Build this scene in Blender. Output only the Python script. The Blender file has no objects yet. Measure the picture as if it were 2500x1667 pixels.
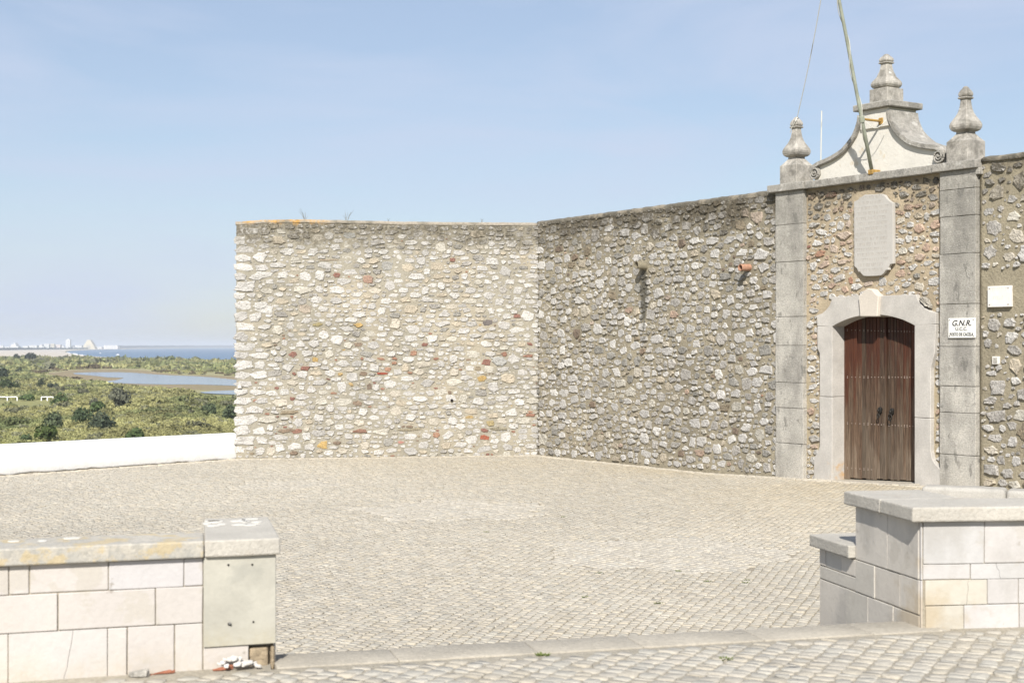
import bpy, bmesh, math, random
import numpy as np
from mathutils import Vector, Matrix, noise as mnoise

# ------------------------------------------------------------------ camera, sky, sun, exposure
scene = bpy.context.scene
COL = scene.collection
F, HOR, CZ = 3600.0, 845.0, 2.6
cd = bpy.data.cameras.new('camera')
cd.sensor_width = 36.0
cd.lens = 51.84
cd.shift_y = 11.5 / 2500
cd.clip_start = 0.1
cd.clip_end = 90000
cd.dof.use_dof = True
cd.dof.focus_distance = 24.0
cd.dof.aperture_fstop = 4.5
cam = bpy.data.objects.new('camera', cd)
COL.objects.link(cam)
cam.location = (0, 0, CZ)
cam.rotation_euler = (math.radians(90), 0, 0)
scene.camera = cam

SUN_EL = math.radians(40)
SUN_AZ = Vector((-0.14, -1.0, 0)).normalized()       # horizontal direction towards the sun
world = bpy.data.worlds.new('World')
scene.world = world
world.use_nodes = True
wn, wl = world.node_tree.nodes, world.node_tree.links
wn.clear()
wo = wn.new('ShaderNodeOutputWorld')
bg = wn.new('ShaderNodeBackground')
sky = wn.new('ShaderNodeTexSky')
sky.sky_type = 'NISHITA'
sky.sun_disc = False
sky.sun_elevation = SUN_EL
sky.sun_rotation = math.atan2(SUN_AZ.x, SUN_AZ.y)
sky.altitude = 0
sky.air_density = 1.0
sky.dust_density = 0.6
sky.ozone_density = 2.2
wc = wn.new('ShaderNodeTexCoord')
wmap = wn.new('ShaderNodeMapping')
wmap.inputs['Scale'].default_value = (1.0, 1.0, 5.0)
wmap.inputs['Rotation'].default_value = (0.0, 0.12, 0.0)
wnz = wn.new('ShaderNodeTexNoise')
wnz.inputs['Scale'].default_value = 2.6
wnz.inputs['Detail'].default_value = 5
wnz.inputs['Roughness'].default_value = 0.55
wnz.inputs['Distortion'].default_value = 0.4
wr = wn.new('ShaderNodeMapRange')
wr.inputs['From Min'].default_value = 0.42
wr.inputs['From Max'].default_value = 0.72
wr.inputs['To Min'].default_value = 0.40
wr.inputs['To Max'].default_value = 0.95
wm = wn.new('ShaderNodeMix')
wm.data_type = 'RGBA'
wm.inputs['B'].default_value = (5.35, 6.0, 7.5, 1)
wl.new(wc.outputs['Generated'], wmap.inputs['Vector'])
wl.new(wmap.outputs['Vector'], wnz.inputs['Vector'])
wl.new(wnz.outputs['Fac'], wr.inputs['Value'])
wl.new(wr.outputs['Result'], wm.inputs['Factor'])
wl.new(sky.outputs['Color'], wm.inputs['A'])
wl.new(wm.outputs['Result'], bg.inputs['Color'])
bg.inputs['Strength'].default_value = 0.062
wl.new(bg.outputs['Background'], wo.inputs['Surface'])

sl = bpy.data.lights.new('sun', 'SUN')
sl.energy = 4.0
sl.angle = math.radians(0.5)
sl.color = (1.0, 0.955, 0.89)
sun = bpy.data.objects.new('sun', sl)
COL.objects.link(sun)
sdir = Vector((SUN_AZ.x * math.cos(SUN_EL), SUN_AZ.y * math.cos(SUN_EL), math.sin(SUN_EL)))
sun.rotation_euler = sdir.to_track_quat('Z', 'Y').to_euler()
sun.location = (0, -20, 30)

scene.view_settings.view_transform = 'Standard'
scene.view_settings.look = 'None'
scene.view_settings.gamma = 1
scene.view_settings.use_curve_mapping = False
scene.view_settings.exposure = 0.9

# ------------------------------------------------------------------ helpers
rng = random.Random(7)
nr = np.random.default_rng(7)


class Frame:
    """a vertical plane standing in the place: x along it, y into it, z up"""
    def __init__(s, o, t):
        l = math.hypot(t[0], t[1])
        s.o = (o[0], o[1]); s.t = (t[0] / l, t[1] / l); s.n = (-t[1] / l, t[0] / l)
        s.M = np.array([[s.t[0], s.n[0], 0, o[0]], [s.t[1], s.n[1], 0, o[1]], [0, 0, 1, 0], [0, 0, 0, 1]], float)
        s.Mi = np.linalg.inv(s.M)

    def at(s, px, py, off=0.0):
        """where a sight line through a measured point of the photograph meets the plane"""
        k = (px - 1250) / F
        ox, oy = s.o[0] + s.n[0] * off, s.o[1] + s.n[1] * off
        a = (k * oy - ox) / (s.t[0] - k * s.t[1])
        d = oy + a * s.t[1]
        return a, CZ - (py - HOR) * d / F


def ground(px, py, z):
    d = (CZ - z) * F / (py - HOR)
    return ((px - 1250) / F * d, d)


def empty(name, frame, label, cat, group=None, z=0.0, loc=None):
    o = bpy.data.objects.new(name, None)
    o.empty_display_size = 0.2
    COL.objects.link(o)
    m = np.identity(4)
    if frame is not None:
        m = frame.M.copy()
    m[2, 3] = z
    if loc is not None:
        m[0, 3], m[1, 3], m[2, 3] = loc
    o.matrix_world = Matrix(m.tolist())
    o['_m'] = [float(v) for v in m.flatten()]
    o['label'] = label
    o['category'] = cat
    if group:
        o['group'] = group
    return o


def tag(o, label=None, cat=None, group=None, kind=None):
    if label: o['label'] = label
    if cat: o['category'] = cat
    if group: o['group'] = group
    if kind: o['kind'] = kind
    return o


def world_m(o):
    return np.array(list(o['_m'])).reshape(4, 4) if o is not None and '_m' in o else np.identity(4)


def mk(name, verts, faces, mat, parent=None, frame=None, tint=None, smooth=False, mesh_only=False):
    """one mesh object; verts are given in the frame (or the world) and stored in the root's own space"""
    v = np.asarray(verts, float).reshape(-1, 3)
    if frame is not None:
        v = v @ frame.M[:3, :3].T + frame.M[:3, 3]
    root = parent
    while root is not None and root.parent is not None:
        root = root.parent
    off = None
    if root is not None:
        Mi = np.linalg.inv(world_m(root))
        v = v @ Mi[:3, :3].T + Mi[:3, 3]
    me = bpy.data.meshes.new(name)
    if isinstance(faces, np.ndarray):
        k = faces.shape[1]
        me.vertices.add(len(v)); me.vertices.foreach_set('co', v.astype(np.float32).ravel())
        me.loops.add(faces.size); me.loops.foreach_set('vertex_index', faces.astype(np.int32).ravel())
        me.polygons.add(len(faces)); me.polygons.foreach_set('loop_start', np.arange(0, faces.size, k, dtype=np.int32))
        me.update(calc_edges=True)
    else:
        me.from_pydata(v.tolist(), [], faces)
    if tint is not None:
        at = me.color_attributes.new('tint', 'FLOAT_COLOR', 'POINT')
        tt = np.asarray(tint, np.float32)
        if tt.ndim == 1:
            tt = np.tile(tt, (len(v), 1))
        c = np.ones((len(v), 4), np.float32); c[:, :3] = tt[:, :3]
        at.data.foreach_set('color', c.ravel())
    if smooth:
        me.polygons.foreach_set('use_smooth', np.ones(len(me.polygons), bool))
    me.materials.append(mat)
    o = bpy.data.objects.new(name, me)
    COL.objects.link(o)
    if parent is not None:
        o.parent = parent
    return o


def bm_mk(name, bm, mat, parent=None, frame=None, smooth=False, tint=None):
    bmesh.ops.recalc_face_normals(bm, faces=bm.faces)
    bm.verts.index_update()
    v = [x.co[:] for x in bm.verts]
    f = [[q.index for q in x.verts] for x in bm.faces]
    bm.free()
    return mk(name, v, f, mat, parent, frame, smooth=smooth, tint=tint)


def add_prism(bm, poly, y0, y1, bev=0.0, seg=1, shear=None):
    """poly in (x,z); pushed from y0 (front) to y1 (back)"""
    vs = [bm.verts.new((p[0], y0, p[1])) for p in poly]
    f = bm.faces.new(vs)
    r = bmesh.ops.extrude_face_region(bm, geom=[f])
    nv = [e for e in r['geom'] if isinstance(e, bmesh.types.BMVert)]
    for q in nv:
        q.co.y = y1
    if bev > 0:
        fs = set(r['geom']) | {f}
        al = set(vs) | set(nv)
        ed = [e for e in bm.edges if e.verts[0] in al and e.verts[1] in al]
        bmesh.ops.bevel(bm, geom=ed, offset=bev, segments=seg, profile=0.5, affect='EDGES', clamp_overlap=True)


def add_flat(bm, poly, z0, z1, bev=0.0, seg=1):
    """poly in (x,y); pushed from z0 to z1"""
    vs = [bm.verts.new((p[0], p[1], z0)) for p in poly]
    f = bm.faces.new(vs)
    r = bmesh.ops.extrude_face_region(bm, geom=[f])
    nv = [e for e in r['geom'] if isinstance(e, bmesh.types.BMVert)]
    for q in nv:
        q.co.z = z1
    if bev > 0:
        al = set(vs) | set(nv)
        ed = [e for e in bm.edges if e.verts[0] in al and e.verts[1] in al]
        bmesh.ops.bevel(bm, geom=ed, offset=bev, segments=seg, profile=0.5, affect='EDGES', clamp_overlap=True)


def add_box(bm, x0, x1, y0, y1, z0, z1, bev=0.0, seg=1):
    add_prism(bm, [(x0, z0), (x1, z0), (x1, z1), (x0, z1)], y0, y1, bev, seg)


def roughen(bm, amt, scale=6.0, cuts=0.0, seed=0.0):
    """real relief: cut long edges and shift the points a little"""
    if cuts > 0:
        for _ in range(3):
            ed = [e for e in bm.edges if e.calc_length() > cuts]
            if not ed: break
            bmesh.ops.subdivide_edges(bm, edges=ed, cuts=1, use_grid_fill=True)
        bmesh.ops.triangulate(bm, faces=[f for f in bm.faces if len(f.verts) > 4])
    for q in bm.verts:
        n = mnoise.noise_vector(q.co * scale + Vector((seed, seed * 2.3, 0)))
        q.co += n * amt


def add_tube(bm, pts, r, seg=10, r1=None):
    pts = [Vector(p) for p in pts]
    rings = []
    n = len(pts)
    for i, p in enumerate(pts):
        d = (pts[min(i + 1, n - 1)] - pts[max(i - 1, 0)]).normalized()
        u = d.orthogonal().normalized() if abs(d.z) > .95 else d.cross(Vector((0, 0, 1))).normalized()
        w = d.cross(u)
        rr = r if r1 is None else r + (r1 - r) * i / (n - 1)
        rings.append([bm.verts.new(p + (u * math.cos(2 * math.pi * k / seg) + w * math.sin(2 * math.pi * k / seg)) * rr) for k in range(seg)])
    for i in range(n - 1):
        for k in range(seg):
            bm.faces.new((rings[i][k], rings[i][(k + 1) % seg], rings[i + 1][(k + 1) % seg], rings[i + 1][k]))
    bm.faces.new(rings[0][::-1]); bm.faces.new(rings[-1])


# ------------------------------------------------------------------ materials
class N:
    def __init__(s, m):
        s.m = m; s.t = m.node_tree; s.n = s.t.nodes; s.l = s.t.links
    def new(s, k, **kw):
        x = s.n.new(k)
        for a, b in kw.items():
            setattr(x, a, b)
        return x
    def link(s, a, b): s.l.new(a, b)
    def noise(s, vec, scale, detail=4, rough=0.55, dist=0.0):
        x = s.new('ShaderNodeTexNoise')
        x.inputs['Scale'].default_value = scale; x.inputs['Detail'].default_value = detail
        x.inputs['Roughness'].default_value = rough; x.inputs['Distortion'].default_value = dist
        s.link(vec, x.inputs['Vector'])
        return x.outputs['Fac']
    def mr(s, v, a, b, c=0.0, d=1.0, smooth=False):
        x = s.new('ShaderNodeMapRange')
        if smooth: x.interpolation_type = 'SMOOTHSTEP'
        for k, q in zip(('From Min', 'From Max', 'To Min', 'To Max'), (a, b, c, d)):
            x.inputs[k].default_value = q
        s.link(v, x.inputs['Value'])
        return x.outputs['Result']
    def math(s, op, a, b=None):
        x = s.new('ShaderNodeMath', operation=op)
        for i, q in enumerate((a, b)):
            if q is None: continue
            if isinstance(q, (int, float)): x.inputs[i].default_value = q
            else: s.link(q, x.inputs[i])
        return x.outputs[0]
    def mix(s, f, a, b, mode='MIX'):
        x = s.new('ShaderNodeMix', data_type='RGBA', blend_type=mode)
        for k, q in (('Factor', f), ('A', a), ('B', b)):
            if isinstance(q, (int, float)): x.inputs[k].default_value = q
            elif isinstance(q, tuple): x.inputs[k].default_value = (q[0], q[1], q[2], 1)
            else: s.link(q, x.inputs[k])
        return x.outputs['Result']


def mat(name, color=None, rough=0.85, speck=(0.25, 14.0), blotch=(0.2, 1.6), bump=(0.02, 30.0), stains=(), island=0.0, coords='Object',
        tinted=False, metallic=0.0, spec=0.3, pits=None, warp=None, streak=None):
    m = bpy.data.materials.new(name); m.use_nodes = True
    g = N(m); bs = g.n['Principled BSDF']
    bs.inputs['Roughness'].default_value = rough
    bs.inputs['Metallic'].default_value = metallic
    bs.inputs['Specular IOR Level'].default_value = spec
    tc = g.new('ShaderNodeTexCoord')
    geo = g.new('ShaderNodeNewGeometry')
    vec = geo.outputs['Position'] if coords == 'World' else tc.outputs['Object']
    if tinted:
        at = g.new('ShaderNodeAttribute', attribute_name='tint')
        c = at.outputs['Color']
        if color is not None:
            c = g.mix(1.0, c, color, 'MULTIPLY')
    else:
        rgb = g.new('ShaderNodeRGB'); rgb.outputs[0].default_value = (*color, 1); c = rgb.outputs[0]
    if island:
        r = g.mr(geo.outputs['Random Per Island'], 0, 1, 1 - island, 1 + island)
        oi = g.new('ShaderNodeObjectInfo')
        r2 = g.mr(oi.outputs['Random'], 0, 1, 1 - island * .7, 1 + island * .5)
        hs = g.new('ShaderNodeHueSaturation'); g.link(c, hs.inputs['Color']); g.link(g.math('MULTIPLY', r, r2), hs.inputs['Value']); c = hs.outputs['Color']
    if blotch:
        f = g.noise(vec, blotch[1], 3)
        c = g.mix(1.0, c, g.vcol(g.mr(f, .3, .7, 1 - blotch[0], 1 + blotch[0] * .5)) if False else g.mr(f, .3, .7, 1 - blotch[0], 1 + blotch[0] * .5), 'MULTIPLY')
    if speck:
        f = g.noise(vec, speck[1], 5, .7)
        c = g.mix(1.0, c, g.mr(f, .3, .7, 1 - speck[0], 1 + speck[0] * .5), 'MULTIPLY')
    if pits:
        f = g.noise(vec, pits[1], 3, .6)
        fac = g.mr(f, pits[2], pits[2] + .06, 0, pits[0])
        c = g.mix(fac, c, pits[3])
    for st in stains:
        c = st(g, c, vec, geo)
    g.link(c, bs.inputs['Base Color'])
    if bump:
        f = g.noise(vec, bump[1], 6, .65)
        b = g.new('ShaderNodeBump'); b.inputs['Strength'].default_value = 1.0; b.inputs['Distance'].default_value = bump[0]
        g.link(f, b.inputs['Height']); g.link(b.outputs['Normal'], bs.inputs['Normal'])
    return m


def st_height(z0, z1, col, amt, scale=2.5, xmax=None, xmin=None, wob=0.6, thr=(.35, .6)):
    """weathering that grows with height over the ground between z0 and z1, broken up by noise"""
    def f(g, c, vec, geo):
        sp = g.new('ShaderNodeSeparateXYZ'); g.link(geo.outputs['Position'], sp.inputs[0])
        n = g.noise(geo.outputs['Position'], scale, 6, .65)
        zz = g.math('ADD', sp.outputs['Z'], g.mr(n, .3, .7, -wob, wob))
        k = g.mr(zz, z0, z1, 0, 1, True)
        n2 = g.noise(geo.outputs['Position'], scale * 6, 4, .7)
        k = g.math('MULTIPLY', k, g.mr(n2, thr[0], thr[1], .35, 1.0))
        if xmax is not None:
            k = g.math('MULTIPLY', k, g.mr(sp.outputs['X'], xmax - .6, xmax, 1, 0))
        if xmin is not None:
            k = g.math('MULTIPLY', k, g.mr(sp.outputs['X'], xmin, xmin + .6, 0, 1))
        k = g.math('MULTIPLY', k, amt)
        return g.mix(k, c, col)
    return f


def st_patch(scale, lo, hi, col, amt, detail=5, squash=None, seed=0.0):
    def f(g, c, vec, geo):
        mp = g.new('ShaderNodeMapping'); g.link(geo.outputs['Position'], mp.inputs[0])
        mp.inputs['Location'].default_value = (seed, seed * .7, seed * 1.3)
        if squash: mp.inputs['Scale'].default_value = squash
        n = g.noise(mp.outputs[0], scale, detail, .62)
        return g.mix(g.mr(n, lo, hi, 0, amt), c, col)
    return f


def st_ball(cx, cy, cz, r, col, amt, soft=.5, scale=5, squash=(1, 1, 1)):
    """a stain with its own place and ragged rim"""
    def f(g, c, vec, geo):
        sb = g.new('ShaderNodeVectorMath', operation='SUBTRACT'); g.link(geo.outputs['Position'], sb.inputs[0]); sb.inputs[1].default_value = (cx, cy, cz)
        ml = g.new('ShaderNodeVectorMath', operation='MULTIPLY'); g.link(sb.outputs[0], ml.inputs[0]); ml.inputs[1].default_value = squash
        ln = g.new('ShaderNodeVectorMath', operation='LENGTH'); g.link(ml.outputs[0], ln.inputs[0])
        n = g.noise(geo.outputs['Position'], scale, 5, .6)
        d = g.math('ADD', ln.outputs['Value'], g.mr(n, .3, .7, -r * .5, r * .5))
        return g.mix(g.mr(d, r * (1 - soft), r, amt, 0, True), c, col)
    return f


LICHEN = (.52, .27, .035)
M = {}
top_dark = st_height(4.7, 5.5, (.085, .072, .05), .95, 2.2, xmin=.3, wob=.45, thr=(.3, .5))
top_dark1 = st_height(4.8, 5.35, (.12, .105, .075), .92, 2.2, xmax=.9, wob=.35, thr=(.38, .55))
base_warm = st_height(-1.2, 1.5, (.46, .37, .25), 0.0)
pipe_streak = st_ball(2.86, 31.95, 3.75, .30, (.07, .065, .05), .85, .6, 6, (1.7, 1.7, .30))
lich_top = st_height(5.44, 5.56, LICHEN, .95, 3.0, xmax=-4.2, wob=.10, thr=(.46, .56))
M['mortar_pale'] = mat('mortar_pale', (.305, .28, .222), speck=(.22, 26), blotch=(.18, 1.1), bump=(.02, 24), coords='World',
    stains=(st_patch(.7, .5, .68, (.42, .36, .26), .4, squash=(1, 1, 1.2)), top_dark1, lich_top))
M['mortar_grey'] = mat('mortar_grey', (.285, .25, .18), speck=(.25, 26), blotch=(.22, 1.0), bump=(.022, 22), coords='World',
    stains=(st_patch(.9, .52, .7, (.17, .15, .11), .7, squash=(1, 1, .35)), pipe_streak, top_dark))
M['mortar_tan'] = mat('mortar_tan', (.30, .262, .185), speck=(.25, 26), blotch=(.22, 1.0), bump=(.022, 22), coords='World', stains=(st_height(5.2, 5.8, (.12, .10, .07), .8, 2.2, wob=.3),))
M['mortar_ochre'] = mat('mortar_ochre', (.39, .32, .22), speck=(.2, 26), blotch=(.2, 1.3), bump=(.018, 24), coords='World',
    stains=(st_height(3.6, 2.0, (.33, .28, .19), .85, 1.6, wob=.5), st_height(5.2, 5.7, (.14, .115, .08), .7, 2.5, wob=.3)))
M['rubble'] = mat('rubble_stone', None, tinted=True, speck=(.34, 34), blotch=(.16, 5), bump=(.035, 26), coords='World',
    pits=(.62, 30, .585, (.17, .155, .13)), stains=(top_dark, top_dark1, lich_top, pipe_streak))
M['rubble_dark'] = mat('rubble_stone_pitted', None, tinted=True, speck=(.38, 30), blotch=(.25, 6), bump=(.05, 24), coords='World',
    pits=(.6, 26, .56, (.17, .155, .13)), stains=(top_dark, top_dark1, pipe_streak))
M['capping'] = mat('wall_capping', (.36, .32, .26), speck=(.3, 20), bump=(.02, 20), coords='World', stains=(lich_top, st_patch(1.6, .48, .62, (.12, .11, .085), .7)))
M['capping_dark'] = mat('wall_capping_dark', (.15, .135, .105), speck=(.4, 14), bump=(.03, 18), coords='World', stains=(st_patch(3, .52, .62, (.3, .26, .2), .7),))
M['cobble'] = mat('cobble', None, tinted=True, rough=.75, speck=(.2, 38), blotch=(.1, 3), bump=(.006, 60), coords='World')
M['joint_sand'] = mat('joint_sand', (.29, .255, .195), speck=(.3, 40), blotch=(.15, .8), bump=(.01, 60), coords='World',
    stains=(st_patch(1.2, .5, .62, (.24, .205, .155), .5),))
M['white_paint'] = mat('white_paint', (.80, .80, .79), speck=(.03, 10), blotch=(.03, 1), bump=(.006, 9), coords='World')
M['paint_base'] = mat('render_footing', (.42, .38, .31), speck=(.3, 18), bump=(.02, 22), coords='World')
grey_streak = st_patch(1.6, .50, .66, (.16, .15, .135), .65, squash=(1, 1, .35), seed=3)
M['limestone'] = mat('dressed_limestone', (.48, .455, .40), speck=(.36, 38), blotch=(.25, 2.0), bump=(.022, 50), coords='World', island=.05,
    stains=(st_height(2.8, 5.4, (.20, .19, .165), .7, 1.8, wob=1.0), grey_streak, st_patch(7, .60, .66, (.13, .125, .11), .6, squash=(1, 1, .5), seed=14), st_height(.9, -.1, (.50, .46, .39), .35, 3, wob=.4)))
M['surround'] = mat('door_surround_stone', (.455, .43, .39), speck=(.16, 34), blotch=(.16, 2.2), bump=(.006, 40), coords='World',
    stains=(st_patch(1.7, .52, .68, (.33, .31, .28), .55), st_ball(6.2, 27.1, .15, .42, (.45, .27, .10), .75, .7, 6)))
M['keystone'] = mat('keystone_stone', (.53, .48, .41), speck=(.1, 30), blotch=(.05, 2), bump=(.005, 40), coords='World')
M['cornice'] = mat('cornice_stone', (.36, .34, .30), speck=(.35, 26), blotch=(.3, 3), bump=(.018, 30), coords='World',
    stains=(st_patch(3.0, .52, .62, (.10, .095, .085), .6), st_patch(4.5, .58, .66, (.48, .46, .42), .7, seed=9)))
M['plaster'] = mat('pediment_plaster', (.58, .555, .495), speck=(.05, 20), blotch=(.08, 2), bump=(.01, 12), coords='World',
    stains=(st_patch(3.2, .60, .66, (.46, .37, .24), .6, seed=2), st_patch(5, .66, .72, (.22, .20, .17), .6, seed=4)))
M['finial'] = mat('finial_stone', (.39, .365, .32), speck=(.32, 24), blotch=(.4, 4.5), bump=(.012, 36), coords='World',
    pits=(.9, 5.5, .70, (.62, .60, .55)), stains=(st_patch(4.0, .5, .66, (.12, .11, .09), .7, seed=5),))
M['plaque'] = mat('plaque_marble', (.425, .405, .37), speck=(.07, 24), blotch=(.10, 1.6), bump=(.003, 40), coords='World')
M['engrave'] = mat('engraved_line', (.36, .335, .30), speck=(.1, 24), blotch=None, bump=None, coords='World')
M['sign_white'] = mat('enamel_white', (.72, .71, .66), rough=.35, speck=None, blotch=(.03, 3), bump=None)
M['sign_black'] = mat('sign_lettering', (.012, .012, .014), rough=.4, speck=None, blotch=None, bump=None)
M['marble_white'] = mat('marble_tablet', (.68, .65, .60), rough=.5, speck=(.05, 20), blotch=(.06, 5), bump=None)
M['screw'] = mat('screw_metal', (.25, .24, .22), rough=.45, metallic=.6, speck=None, blotch=None, bump=None)
M['iron'] = mat('black_iron', (.035, .032, .028), rough=.5, metallic=.5, speck=(.4, 60), blotch=None, bump=(.003, 80))
M['stud'] = mat('bleached_stud', (.30, .24, .20), rough=.6, speck=None, blotch=None, bump=None)
M['terracotta'] = mat('terracotta_pipe', (.36, .20, .13), speck=(.25, 20), blotch=(.25, 6), bump=(.006, 40))
M['cement'] = mat('cement_pipe', (.21, .185, .13), speck=(.25, 20), blotch=(.2, 6), bump=(.01, 30))
M['dark'] = mat('pipe_bore', (.012, .01, .009), speck=None, blotch=None, bump=None)
M['slab_warm'] = mat('slab_stone', None, tinted=True, rough=.6, speck=(.05, 30), blotch=(.05, 4), bump=(.003, 30), coords='World',
    stains=(st_patch(2.8, .56, .59, (.39, .36, .305), .5, seed=12), st_height(1.16, .98, (.42, .36, .27), .45, 6, wob=.05), st_patch(9, .68, .71, (.24, .21, .17), .65, seed=6), st_patch(1.1, .52, .70, (.52, .455, .36), .30, seed=15)))
M['slab_marble'] = mat('flank_marble', None, tinted=True, rough=.5, speck=(.05, 26), blotch=(.08, 3), bump=(.003, 30), coords='World',
    stains=(st_patch(2.2, .5, .66, (.31, .295, .27), .6, squash=(1, 1, .5), seed=8), st_patch(6, .56, .62, (.36, .33, .28), .35, seed=31), st_ball(2.30, 8.37, 1.0,   .36, (.36, .285, .18), .6, .85, 6, (1.1, .9, .9)),
            st_patch(9, .66, .70, (.26, .23, .19), .5, seed=6)))
M['coping'] = mat('coping_stone', (.41, .385, .335), speck=(.15, 44), blotch=(.10, 4), bump=(.008, 50), coords='World', island=.04, stains=(st_patch(5, .55, .68, (.36, .32, .26), .5, seed=3),))
M['coping_old'] = mat('coping_concrete', (.43, .40, .34), speck=(.2, 50), blotch=(.10, 4), bump=(.005, 60), coords='World',
    stains=(st_patch(9, .48, .60, (.33, .32, .29), .5, seed=1), st_height(1.615, 1.54, (.27, .27, .25), .6, 14, wob=.03),
            st_patch(26, .50, .58, (.22, .22, .205), .35, seed=4),
            st_patch(6.5, .51, .57, (.48, .35, .13), .42, 10, squash=(1, 1, 1.2), seed=23)))
M['panel_concrete'] = mat('panel_concrete', (.385, .37, .315), speck=(.06, 24), blotch=(.12, 4), bump=(.003, 24), coords='World',
    stains=(st_patch(4.5, .55, .66, (.28, .275, .24), .5, seed=7), st_height(1.24, 1.08, (.36, .32, .22), .5, 6, wob=.06)))
M['rough_core'] = mat('rough_core_stone', (.34, .27, .18), speck=(.3, 24), blotch=(.2, 8), bump=(.02, 30), coords='World')
M['body'] = mat('wall_core_mortar', (.36, .32, .25), speck=(.3, 20), bump=(.01, 30), coords='World')
M['kerb'] = mat('kerb_stone', (.385, .35, .287), speck=(.2, 34), blotch=(.16, 2.4), bump=(.012, 30), coords='World')
M['steps'] = mat('step_stone', (.40, .37, .32), coords='World')
M['granite'] = mat('granite_bench', (.40, .38, .34), speck=(.22, 60), blotch=(.15, 3), bump=(.012, 50), coords='World', stains=(st_patch(2.6, .54, .66, (.25, .235, .21), .4, seed=5),))
M['pole'] = mat('painted_pole', (.32, .34, .27), rough=.6, speck=(.12, 20), blotch=(.25, 5), bump=(.003, 20))
M['rust'] = mat('rusty_bracket', (.36, .22, .06), rough=.7, speck=(.3, 40), blotch=(.3, 12), bump=(.004, 60))
M['rope'] = mat('rope', (.55, .54, .48), speck=None, blotch=None, bump=None)
M['brick'] = mat('brick_shard', (.33, .13, .075), speck=(.2, 40), bump=(.01, 50))
M['chalk'] = mat('plaster_rubble', (.60, .575, .53), speck=(.08, 40), bump=(.01, 50))
M['flake'] = mat('whitewash_flake', (.56, .54, .49), speck=(.1, 40), blotch=None, bump=None, coords='World')
M['twig'] = mat('dry_twig', (.14, .12, .07), speck=None, blotch=None, bump=None)
M['weed'] = mat('weed_leaf', (.09, .115, .03), speck=None, blotch=None, bump=None)
M['footing'] = mat('rubble_footing', None, tinted=True, speck=(.2, 30), blotch=(.1, 4), bump=(.02, 30), coords='World')


def wood():
    m = bpy.data.materials.new('weathered_door_wood'); m.use_nodes = True
    g = N(m); bs = g.n['Principled BSDF']; bs.inputs['Roughness'].default_value = .62; bs.inputs['Specular IOR Level'].default_value = .3
    geo = g.new('ShaderNodeNewGeometry'); tc = g.new('ShaderNodeTexCoord'); oi = g.new('ShaderNodeObjectInfo')
    mp = g.new('ShaderNodeMapping'); g.link(tc.outputs['Object'], mp.inputs[0]); mp.inputs['Scale'].default_value = (30, 30, 1.2)
    grain = g.noise(mp.outputs[0], 2.4, 7, .7, .6)
    mp2 = g.new('ShaderNodeMapping'); g.link(tc.outputs['Object'], mp2.inputs[0]); mp2.inputs['Scale'].default_value = (7, 7, .8)
    blot = g.noise(mp2.outputs[0], 1.4, 4, .6)
    sp = g.new('ShaderNodeSeparateXYZ'); g.link(geo.outputs['Position'], sp.inputs[0])
    z = g.math('ADD', sp.outputs['Z'], g.mr(blot, .3, .7, -.8, .8))
    z = g.math('ADD', z, g.mr(oi.outputs['Random'], 0, 1, -.75, .45))
    worn = g.mr(z, 2.55, 1.3, 0, 1, True)
    red = g.mix(g.mr(grain, .35, .7, 0, 1), (.034, .011, .006), (.085, .028, .012))
    grey = g.mix(g.mr(grain, .38, .66, 0, 1), (.040, .024, .015), (.150, .098, .062))
    c = g.mix(worn, red, grey)
    pale = g.mr(z, 1.15, .15, 0, .75, True)
    c = g.mix(pale, c, g.mix(g.mr(grain, .35, .7, 0, 1), (.10, .075, .052), (.25, .195, .14)))
    c = g.mix(1.0, c, g.mr(oi.outputs['Random'], 0, 1, .62, 1.25), 'MULTIPLY')
    g.link(c, bs.inputs['Base Color'])
    b = g.new('ShaderNodeBump'); b.inputs['Distance'].default_value = .006; g.link(grain, b.inputs['Height']); g.link(b.outputs[0], bs.inputs['Normal'])
    return m


M['wood'] = wood()


def leaf_mat(name, rough=.7):
    m = bpy.data.materials.new(name); m.use_nodes = True
    g = N(m); bs = g.n['Principled BSDF']; bs.inputs['Roughness'].default_value = rough; bs.inputs['Specular IOR Level'].default_value = .15
    at = g.new('ShaderNodeAttribute', attribute_name='tint')
    g.link(at.outputs['Color'], bs.inputs['Base Color'])
    tr = g.new('ShaderNodeBsdfTranslucent'); g.link(at.outputs['Color'], tr.inputs['Color'])
    mx = g.new('ShaderNodeMixShader'); mx.inputs[0].default_value = .35
    out = g.n['Material Output']
    g.link(bs.outputs[0], mx.inputs[1]); g.link(tr.outputs[0], mx.inputs[2]); g.link(mx.outputs[0], out.inputs['Surface'])
    return m


M['leaf'] = leaf_mat('shrub_leaves')

# ------------------------------------------------------------------ the frames of the place
W2 = Frame((.62, 35.32), (2400, -3600))            # long wall with the gate, x = 0 at the inner corner
W1L = ((577 - 1250) / F * 34.55, 34.55)
W1 = Frame(W1L, (.62 - W1L[0], 35.32 - W1L[1]))    # bastion wall, x = 0 at its free end
W1LEN = math.hypot(.62 - W1L[0], 35.32 - W1L[1])
PJ = ((577 - 1250) / F * 34.60, 34.60)
P0 = (-1250 / F * 30.25, 30.25)
WP = Frame(PJ, (PJ[0] - P0[0], PJ[1] - P0[1]))     # white parapet, negative x runs left
LF = Frame(((673 - 1250) / F * 7.44, 7.44), (.951, .309))
CR = (2.318, 8.37)
RF = Frame(CR, (1.0, .115))
KF = Frame(CR, (.206, -.978))                      # left face of the right hand stair wall


def plaza_z(x, y):
    return .0045 * x + .055 * max(0.0, x - 4.0) if not isinstance(x, np.ndarray) else .0045 * x + .055 * np.maximum(0, x - 4.0)


# ------------------------------------------------------------------ plaza
SD = (-.206, .978)


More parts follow.
